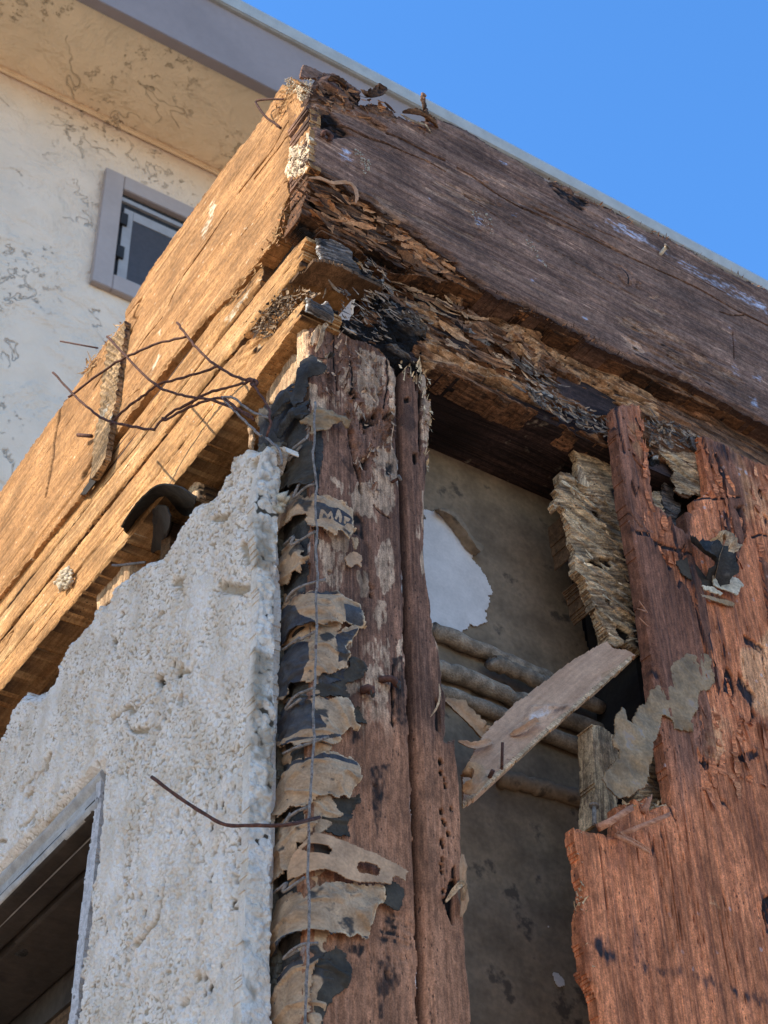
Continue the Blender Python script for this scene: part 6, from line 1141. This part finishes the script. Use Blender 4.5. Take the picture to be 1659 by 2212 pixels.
bw = thing('bent_rod', 'single rusty bent rod sticking out to the left in front of the stucco', 'wire')
W0 = p3(right(-.014), [(690, 1765)])[0]
def fx(px, x): return p3(left(x), [px])[0]
def mxp(px): return fx(px, -.034-.085*max(0, 575-px[0])/450)
tube('rod', [W0]+[fx(p, x) for p, x in [((640, 1778), -.024), ((600, 1783), -.034), ((540, 1783), -.044), ((488, 1782), -.052), ((440, 1757), -.062), ((380, 1718), -.074), ((328, 1678), -.086)]], .0013, M_wire, bw, smooth=4, rough=.0001, seed=4)
# wire mesh fan at the upper left: strands leave the corner and cross each other
ms = [('lowest long strand of the rusty mesh, curving down from the far left tip', [(115, 806), (155, 848), (195, 885), (232, 908), (285, 922), (333, 929)], (1.33, 1.40)),
      ('long strand of the rusty mesh descending from the left end past the knotted crossing', [(232, 727), (270, 768), (334, 830), (375, 848), (415, 858), (455, 863), (500, 880), (545, 900)], (1.33, 1.47)),
      ('upper strand of the rusty mesh running from its free tip to the twisted knot', [(382, 697), (405, 727), (430, 758), (470, 792), (505, 812), (540, 822)], (1.36, 1.46)),
      ('topmost cross strand of the rusty mesh arching up to the free tip', [(150, 858), (190, 825), (240, 790), (290, 762), (340, 742), (402, 728)], (1.34, 1.365)),
      ('middle cross strand of the rusty mesh between the knotted crossing and the lower loop', [(236, 918), (270, 885), (300, 862), (336, 834), (380, 820), (430, 806), (472, 792)], (1.36, 1.43)),
      ('lower cross strand of the rusty mesh running from the loop to the twisted knot', [(333, 929), (360, 898), (410, 870), (460, 845), (505, 834), (545, 822)], (1.39, 1.455)),
      ('second lower strand of the rusty mesh with a small hook at its left end', [(350, 904), (362, 905), (400, 884), (440, 868), (478, 860), (520, 888), (548, 906)], (1.40, 1.47)),
      ('short strand of the rusty mesh curling from the twisted knot down to the stucco', [(545, 822), (560, 850), (580, 880), (584, 912), (575, 945)], (1.46, 1.49)),
      ('short strand of the rusty mesh looping over the top of the stucco', [(575, 945), (590, 958), (605, 975), (607, 1005)], (1.47, 1.45)),
      ('thin strand of the rusty mesh bending behind the knot towards the dark gap', [(478, 858), (500, 880), (520, 900), (545, 925), (566, 942)], (1.43, 1.48)),
      ('pale upper strand of the rusty mesh ending at the paper edge', [(480, 858), (510, 862), (545, 890), (583, 903)], (1.45, 1.50))]
for i, (lab, pts, (d0, d1)) in enumerate(ms):
    P3_ = [mxp(p) for p in pts]
    o = tube('mesh_strand', P3_, .00125 if i < 7 else .0011, M_wire if i not in (8, 9, 10) else M_galv, None, smooth=5, rough=.00035, seed=i+60); tag(o, lab, 'wire', 'strands of the rusty wire mesh')
kt = tube('twist', [mxp(p) for p in [(530, 822), (540, 818), (548, 824), (542, 829), (550, 834), (556, 826), (548, 820)]], .0013, M_wire, None, smooth=4); tag(kt, 'small rusty twist of wire where the mesh strands meet', 'wire')

# ================================================================== STUDS AND HOLLOW UNDER THE LEFT PLATES
ls = thing('wall_stud', 'narrow sunlit stud splinter standing right under the plate at the corner', 'stud', (0, .01, 1))
def f_st(g):
    A, B = g.A, g.B; h = .002*fbm(A*120, B*8, 4, 501)+.0008*fbm(A*300, B*30, 3, 502)-.003*(1-ss(0, .003, g.sd)); c0 = 1-ss(0, .04, np.abs(fbm(A*70, B*4, 3, 503))); h -= .002*c0
    g.G = .7*c0; g.R = .4*ss(0, .4, fbm(A*60, B*10, 3, 504)); return h
lf0 = left(.004)
slab('face', left(-.004), P('U', (500, 120), (510, 60), (540, 45), (560, 75), (585, 90), (580, 200), (590, 330), (570, 400), (555, 470), (545, 400), (530, 380), (505, 400), (505, 280)), f_st, .0009, .02, M_stud, ls, jag=(.0014, 140, 70), gang=0)
slab('face', left(.002), P('U', (590, 110), (610, 90), (615, 300), (590, 380), (585, 250)), f_st, .0009, .02, M_brown, ls, jag=(.0014, 140, 70))
st2 = thing('wall_stud', 'broad bright stud end under the left plate, half in shadow', 'stud', (0, .05, 1))
slab('face', left(.003), P('U', (270, 440), (330, 350), (400, 300), (450, 270), (480, 210), (490, 260), (505, 300), (510, 420), (490, 480), (440, 560), (380, 590), (345, 640), (270, 650)), f_st, .0010, .03, M_stud, st2, jag=(.0012, 140, 70))
st3 = thing('wall_stud', 'brown split stud edge left of the broad bright stud', 'stud', (0, .09, 1))
slab('face', left(.010), P('U', (165, 620), (180, 520), (200, 470), (240, 440), (272, 440), (272, 640), (255, 700), (255, 790), (230, 840), (200, 800), (170, 720)), f_st, .0010, .03, M_stud, st3, jag=(.0016, 140, 70))
slab('sliver', left(.004), P('U', (105, 645), (130, 640), (170, 690), (160, 740), (130, 690)), f_st, .0010, .004, M_stud, st3, jag=(.0012, 140, 70))
slab('sliver', left(.004), P('U', (140, 800), (160, 830), (175, 900), (165, 980), (135, 1010), (145, 900), (130, 820)), f_st, .0010, .004, M_stud, st3, jag=(.0012, 140, 70))
st4 = thing('wall_stud', 'sunlit stud end above the stucco between the dark hollow and the black felt flap', 'stud', (0, .2, 1))
slab('face', left(.004), P('F', (950, 830), (1065, 800), (1068, 1045), (1040, 1060), (960, 985), (950, 900)), f_st, .0011, .03, M_stud, st4, jag=(.0014, 140, 70))
slab('face', left(.010), P('F', (1070, 800), (1090, 900), (1110, 1050), (1080, 1060), (1066, 1000)), f_st, .0012, .03, M_brown, st4, jag=(.0014, 140, 70))
st5 = thing('wall_stud', 'pinkish stud end farther left above the ragged stucco edge', 'stud', (0, .35, 1))
slab('face', left(.004), P('F', (535, 1440), (600, 1380), (700, 1330), (690, 1500), (560, 1660), (520, 1720), (525, 1560)), f_st, .0012, .03, M_stud, st5, jag=(.0014, 140, 70))
hw = thing('wall_lining', 'dark brown backing deep inside the hollow under the left plates', 'lining', (.1, .4, 1))
lh = LocalPlane((.095, 0, 0), (0, 1, 0), (0, 0, 1), (-1, 0, 0)); lh.raw = True
slab('sheet', lh, [(.10, .1), (1.2, .1), (1.2, 1.068), (.10, 1.068)], None, .01, .01, M_brown, hw, jag=(0, 1, 1))
box('divider', (.012, .28, .9), (.09, .30, 1.068), M_brown, hw)
flakes('hanging_fibres', left(.03), [('F', [(1100, 780), (1180, 790), (1180, 920), (1140, 900)])], 16, M_blob, hw, L=(.006, .02), W=(.0006, .0016), ang=(1.3, .5), lift=(.001, .006), seed=71)
ff = thing('felt_flap', 'black felt flap curling out of the hollow above the stucco', 'felt')
RIM = q3(left(-.034), 'F', [(664, 1208), (690, 1165), (735, 1100), (800, 1030), (862, 986), (920, 982), (990, 1000), (1066, 1050)])
MID = q3(left(-.010), 'F', [(690, 1250), (720, 1210), (770, 1150), (830, 1090), (880, 1050), (940, 1040), (1000, 1060), (1060, 1085)])
INN = q3(left(.030), 'F', [(740, 1430), (770, 1380), (810, 1320), (850, 1260), (900, 1210), (950, 1190), (1000, 1180), (1040, 1150)])
loft('sheet', [RIM, MID, INN], M_felt2, ff, .0016, 30, 16, .0003)
loft('inner_fold', [q3(left(-.018), 'F', [(835, 1110), (870, 1092), (905, 1100), (925, 1150)]), q3(left(.0), 'F', [(830, 1200), (860, 1190), (890, 1200), (915, 1230)]), q3(left(.02), 'F', [(825, 1360), (850, 1340), (880, 1330), (900, 1300)])], M_soffitboard, ff, .0015, 14, 10, .0005)
gw = thing('wire', 'short grey wire curving out of the gap left of the black felt flap', 'wire')
tube('strand', q3(left(-.02), 'F', [(612, 1418), (660, 1422), (720, 1415), (790, 1402)], [0, .002, .002, 0]), .0012, M_galv, gw, smooth=4)

# ================================================================== STUCCO
sw = thing('stucco_wall', 'rough off-white stucco wall with a ragged broken upper edge, in shade', 'wall', (-.03, .3, 0))
psw = left(-.030)
st_out = P('F', (1500, 752), (1440, 748), (1400, 772), (1370, 778), (1330, 805), (1280, 835), (1250, 880), (1220, 895), (1200, 960), (1180, 1000), (1130, 1040), (1100, 1050), (1060, 1065), (1040, 1110), (1010, 1160), (975, 1210), (945, 1270), (925, 1300), (890, 1345), (850, 1365), (800, 1385), (740, 1440), (700, 1460), (640, 1500), (600, 1560))+P('I', (560, 60), (530, 100), (490, 130), (470, 160), (430, 200), (400, 240), (360, 262), (330, 320), (305, 375), (265, 388), (262, 410), (280, 470), (250, 490), (215, 545), (190, 535), (150, 545), (110, 530), (95, 580), (70, 600), (50, 670), (30, 720), (0, 775), (-100, 850), (-400, 1000))
face_edge = [(596, 968), (579, 960), (560, 1010), (545, 1090), (549, 1160), (553, 1205), (555, 1260), (556, 1317), (551, 1440), (545, 1530), (542, 1576), (539, 1700), (536, 1800), (530, 1924), (520, 2086), (515, 2212), (508, 2600)]
rim = [(601, 985), (603, 1010), (603, 1080), (598, 1150), (596, 1230), (592, 1317), (593, 1500), (590, 1600), (588, 1721), (585, 1830), (583, 1924), (585, 2050), (588, 2207), (592, 2600)]
st_out += [(-300, 2400), (-300, 2600)]+face_edge[::-1]
wh = P('I', (513, 925), (508, 1060), (500, 1200), (488, 1350), (470, 1500), (445, 1700), (420, 1900), (378, 2212), (360, 2450), (-500, 2500), (-500, 1965), (0, 1445), (120, 1320), (300, 1140), (480, 950))
def f_stu(g):
    A, B = g.A, g.B
    z = np.zeros(A.shape)
    ru = A*.86+B*.5; rv = -A*.5+B*.86; pop = worley(ru*250+1.2*vn(A*150, B*150, 3), rv*380+1.2*vn(A*150, B*150, 4), 601); pop2 = fbm(A*330, B*240, 3, 602); gn = fbm(A*45, B*45, 4, 612, .65)
    rowdir = A*.8+B*.6
    smooth = ss(.05, .35, fbm(A*16, B*11, 3, 603))
    h = (1-z)*((.0026*(1-pop)+.0020*pop2)*(1-.35*smooth)+.0016*fbm(A*26, B*20, 3, 604)+.0012*smooth)
    pit = worley(A*62, B*44, 605); pm = (1-ss(.10, .20, pit))*ss(.0, .25, fbm(A*20, B*15, 3, 606)); h -= (1-z)*.004*pm
    groove = np.zeros(A.shape); gd = []
    for q, w_ in [([(880, 440), (960, 430), (950, 500)], .006), ([(640, 700), (760, 740), (720, 870)], .004), ([(560, 690), (700, 620), (790, 560)], .005), ([(830, 1560), (800, 1680), (720, 1800), (640, 1890)], .007), ([(1100, 1320), (1050, 1400), (960, 1440)], .007), ([(120, 1040), (200, 930), (270, 870)], .009), ([(260, 900), (180, 1010), (140, 1080)], .008), ([(380, 560), (430, 420)], .004), ([(0, 1310), (120, 1250), (190, 1150)], .007), ([(860, 100), (800, 190)], .006), ([(980, 130), (940, 230)], .004), ([(560, 270), (590, 330)], .005), ([(200, 730), (170, 790)], .004), ([(1180, 1640), (1250, 1600)], .005), ([(940, 2100), (1010, 1940)], .008)]:
        l = g.ln('I', q, w_*(.45+.55*ss(-.3, .4, gn)), .007, 60, 60)*ss(-.35, .1, fbm(A*55+3, B*55, 3, 613)); groove = np.maximum(groove, l)
    for c, q, w_ in [('F', [(1170, 1160), (1250, 1150), (1200, 1200)], .004), ('F', [(1330, 1070), (1310, 1120)], .005), ('F', [(1210, 1540), (1330, 1550), (1420, 1500)], .006), ('F', [(960, 1500), (1010, 1500), (990, 1560)], .006), ('F', [(1390, 870), (1440, 850)], .007), ('F', [(1330, 1300), (1350, 1400)], .006)]:
        groove = np.maximum(groove, g.ln(c, q, w_, .003))
    h -= (1-z)*.0040*groove
    hole = np.zeros(A.shape)
    for q in ([(790, 480), (805, 460), (830, 460), (838, 500), (820, 535), (795, 530)], [(900, 560), (920, 565), (915, 620), (895, 615)], [(915, 400), (930, 405), (928, 425), (912, 422)], [(180, 945), (188, 950), (180, 985), (172, 970)], [(165, 1045), (175, 1050), (165, 1085), (152, 1080)], [(120, 1020), (130, 1030), (125, 1050), (112, 1045)], [(700, 1790), (735, 1775), (725, 1810), (700, 1815)], [(600, 1660), (612, 1665), (610, 1695), (600, 1690)], [(104, 700), (114, 700), (114, 770), (106, 775)], [(80, 830), (90, 825), (85, 860), (76, 860)], [(575, 280), (585, 285), (580, 310), (572, 305)], [(1132, 475), (1142, 478), (1140, 492), (1131, 488)], [(625, 225), (635, 225), (628, 255), (620, 250)], [(755, 330), (763, 332), (760, 345), (753, 343)], [(660, 1395), (670, 1400), (668, 1420), (658, 1415)], [(612, 145), (632, 140), (630, 165), (615, 165)]): hole = np.maximum(hole, g.m('I', q, .0012, .0018, 120, 120))
    h -= (1-z)*.010*hole
    # chipped arris towards the broken end
    fed = g.lin('S', face_edge); ar = 1-ss(.0, .006, fed); h -= .0018*ar*(1+fbm(A*50, B*60, 3, 607)); g.cut |= (fed > .012) & (g.sd+.0035*fbm(A*95, B*95, 4, 655)-.0008 < 0); h += .002*ar*fbm(A*140, B*120, 3, 611)
    h -= .010*(1-ss(0, .012, g.sd))*ss(.35, .6, vn(A*30, B*30, 2)+.9)*(1-z)
    lip = 1-ss(0, .010, g.sd); h += lip*.003*fbm(A*70, B*70, 3, 609)
    drt = .45*ss(.15, .5, fbm(A*26, B*5, 4, 620))
    g.R = np.maximum.reduce([drt*ss(.2, .6, pop), .85*groove*(1-z), .95*ss(.38, .72, pop)*(1-.8*smooth)*(1-z)*ss(-.6, .1, fbm(A*12, B*12, 3, 610)), .8*z, .5*lip, .8*pm*(1-z)])  # brown in the pits is dirt, deepened in place of relief shading
    g.G = np.maximum.reduce([hole, .8*pm*ss(.4, .7, vn(A*40, B*40, 12)+.4), z*ss(.45, .8, worley(A*130, B*110, 608))])
    return h
slab('face', psw, st_out, f_stu, .00095, .0215, M_stucco, sw, jag=(.0010, 40, 40), holes=[wh], seed=8)
_t = psw.uv([(562, 1010)])[0]; _b = psw.uv([(515, 2212)])[0]
esf = tilted((-.03, _b[0]-.009, _b[1]), (1, 0, 0), (0, _t[0]-_b[0], _t[1]-_b[1]))
def f_be(g):
    A, B = g.A, g.B; w1 = worley(A*170, B*150, 608); h = .003*fbm(A*60, B*50, 4, 607)+.0035*(.6-w1)*ss(-.3, .3, fbm(A*30, B*30, 2, 5))+.0015*fbm(A*200, B*200, 3, 9)
    g.R = .75*ss(-.3, .4, fbm(A*60, B*40, 3, 3))+.3*ss(.4, .8, w1); g.G = ss(.5, .85, w1)*ss(-.1, .4, fbm(A*40, B*40, 2, 8)); return h
slab('broken_edge', esf, face_edge+rim[::-1], f_be, .0009, .01, M_brk, sw, jag=(.0012, 60, 60))
ed = thing('mortar_edge', 'crumbly mortar seam, coloured dark as shadow, in the gap between the stucco and the paper strips', 'mortar')
slab('seam', left(-.006), [(560, 960), (612, 955), (606, 1100), (604, 1300), (606, 1400), (606, 1500), (604, 1700), (598, 1800), (592, 1900), (590, 2000), (600, 2080), (603, 2212), (603, 2500), (540, 2500), (550, 1800), (560, 1400), (550, 1100)], lambda g: (.004*fbm(g.A*60, g.B*50, 4, 8)+.003*(.6-worley(g.A*130, g.B*120, 9))), .0010, .01, M_edge, ed, jag=(.002, 120, 120))

# ================================================================== WINDOW AT THE LOWER LEFT
wd = thing('window', 'old window with peeling grey frame and dark brown boards, seen from below', 'window', (0, .4, .5))
def ypx(px, x): return left(x).uv([px])[0]
zt = left(-.03).uv(P('I', (0, 1445)))[0][1]; zt0 = left(-.03).uv(P('I', (0, 1580)))[0][1]
yj = left(-.03).uv(P('I', (500, 1000)))[0][0]
# ribbed head casing
def f_hc(g):
    B = g.B; t = (B-zt0)/(zt-zt0); return .0045*np.maximum(0, np.sin(t*math.pi*2.5+.4))+.0012*fbm(g.A*20, B*300, 3, 4)-.003
lhc = LocalPlane((-.026, 0, 0), (0, 1, 0), (0, 0, 1), (-1, 0, 0)); lhc.raw = True
def f_hc2(g):
    h = f_hc(g); g.G = ss(.3, .5, fbm(g.A*20, g.B*200, 3, 5))*0; return h
slab('frame', lhc, [(yj+.006, zt0), (1.1, zt0), (1.1, zt+.004), (yj+.006, zt+.004)], f_hc2, .0012, .02, M_casing, wd, jag=(.0004, 60, 60))
slab('jamb', left(-.026), P('I', (500, 935), (514, 925), (508, 1060), (500, 1200), (488, 1350), (470, 1500), (445, 1700), (420, 1900), (378, 2212), (360, 2400), (325, 2400), (345, 2212), (380, 1900), (405, 1700), (425, 1500), (445, 1350), (462, 1200), (478, 1060), (480, 1000)), lambda g: .0022*fbm(g.A*280, g.B*5, 4, 6), .0009, .004, M_strip, wd, jag=(.0014, 120, 50))
def ub(nm, x0, x1, z, par, y0=None, mat=None, seed=3, thick=.012):
    u = LocalPlane((0, 0, z), (1, 0, 0), (0, 1, 0), (0, 0, -1)); u.raw = True; y0 = yj+.006 if y0 is None else y0
    return slab(nm, u, [(x0, y0), (x1, y0), (x1, 1.2), (x0, 1.2)], lambda g: .0008*fbm(g.A*30, g.B*6, 4, seed)-.0015*(1-ss(0, .003, g.sd)), .0022, thick, mat or M_soffitboard, par, jag=(.0006, 20, 20))
ub('head_board', -.0255, -.0065, zt0-.001, wd)
ub('head_board', -.0045, .0165, zt0+.002, wd, seed=4)
ub('head_board', .0185, .090, zt0-.001, wd, seed=5)
box('sash', (.091, yj+.0, zt0-.035), (.12, 1.2, zt0+.01), M_soffitboard, wd)
box('inner_jamb', (-.020, yj-.02, .1), (.20, yj+.004, zt0), M_soffitboard, wd)
slab('pane', LocalPlane((.105, 0, 0), (0, 1, 0), (0, 0, 1), (-1, 0, 0)) if False else left(.105), [(-400, 1700), (900, 1700), (900, 2600), (-400, 2600)], None, .02, .003, M_pitch, wd, back=False)
slab('chipped_hole', under(zt0-.0018), P('I', (60, 1860), (90, 1830), (130, 1815), (170, 1835), (160, 1860), (110, 1880)), lambda g: -.001+.002*fbm(g.A*90, g.B*90, 2, 4), .0010, .001, M_mud if False else M_felt, wd, jag=(.002, 120, 120))
box('header_fill', (.001, yj-.03, zt0+.015), (.094, 1.2, zt+.03), M_brown, wd)

# ================================================================== put every empty at the base of its thing
for e in [o for o in scene.objects if o.type == 'EMPTY']:
    pts = [np.array(c.bound_box) for c in e.children_recursive if c.type == 'MESH']
    if not pts: continue
    q = np.concatenate(pts); lo = q.min(0); hi = q.max(0)
    base = Vector(((lo[0]+hi[0])/2, (lo[1]+hi[1])/2, lo[2]))
    e.location = base
    for c in e.children: c.matrix_parent_inverse = Matrix.Translation(-base)
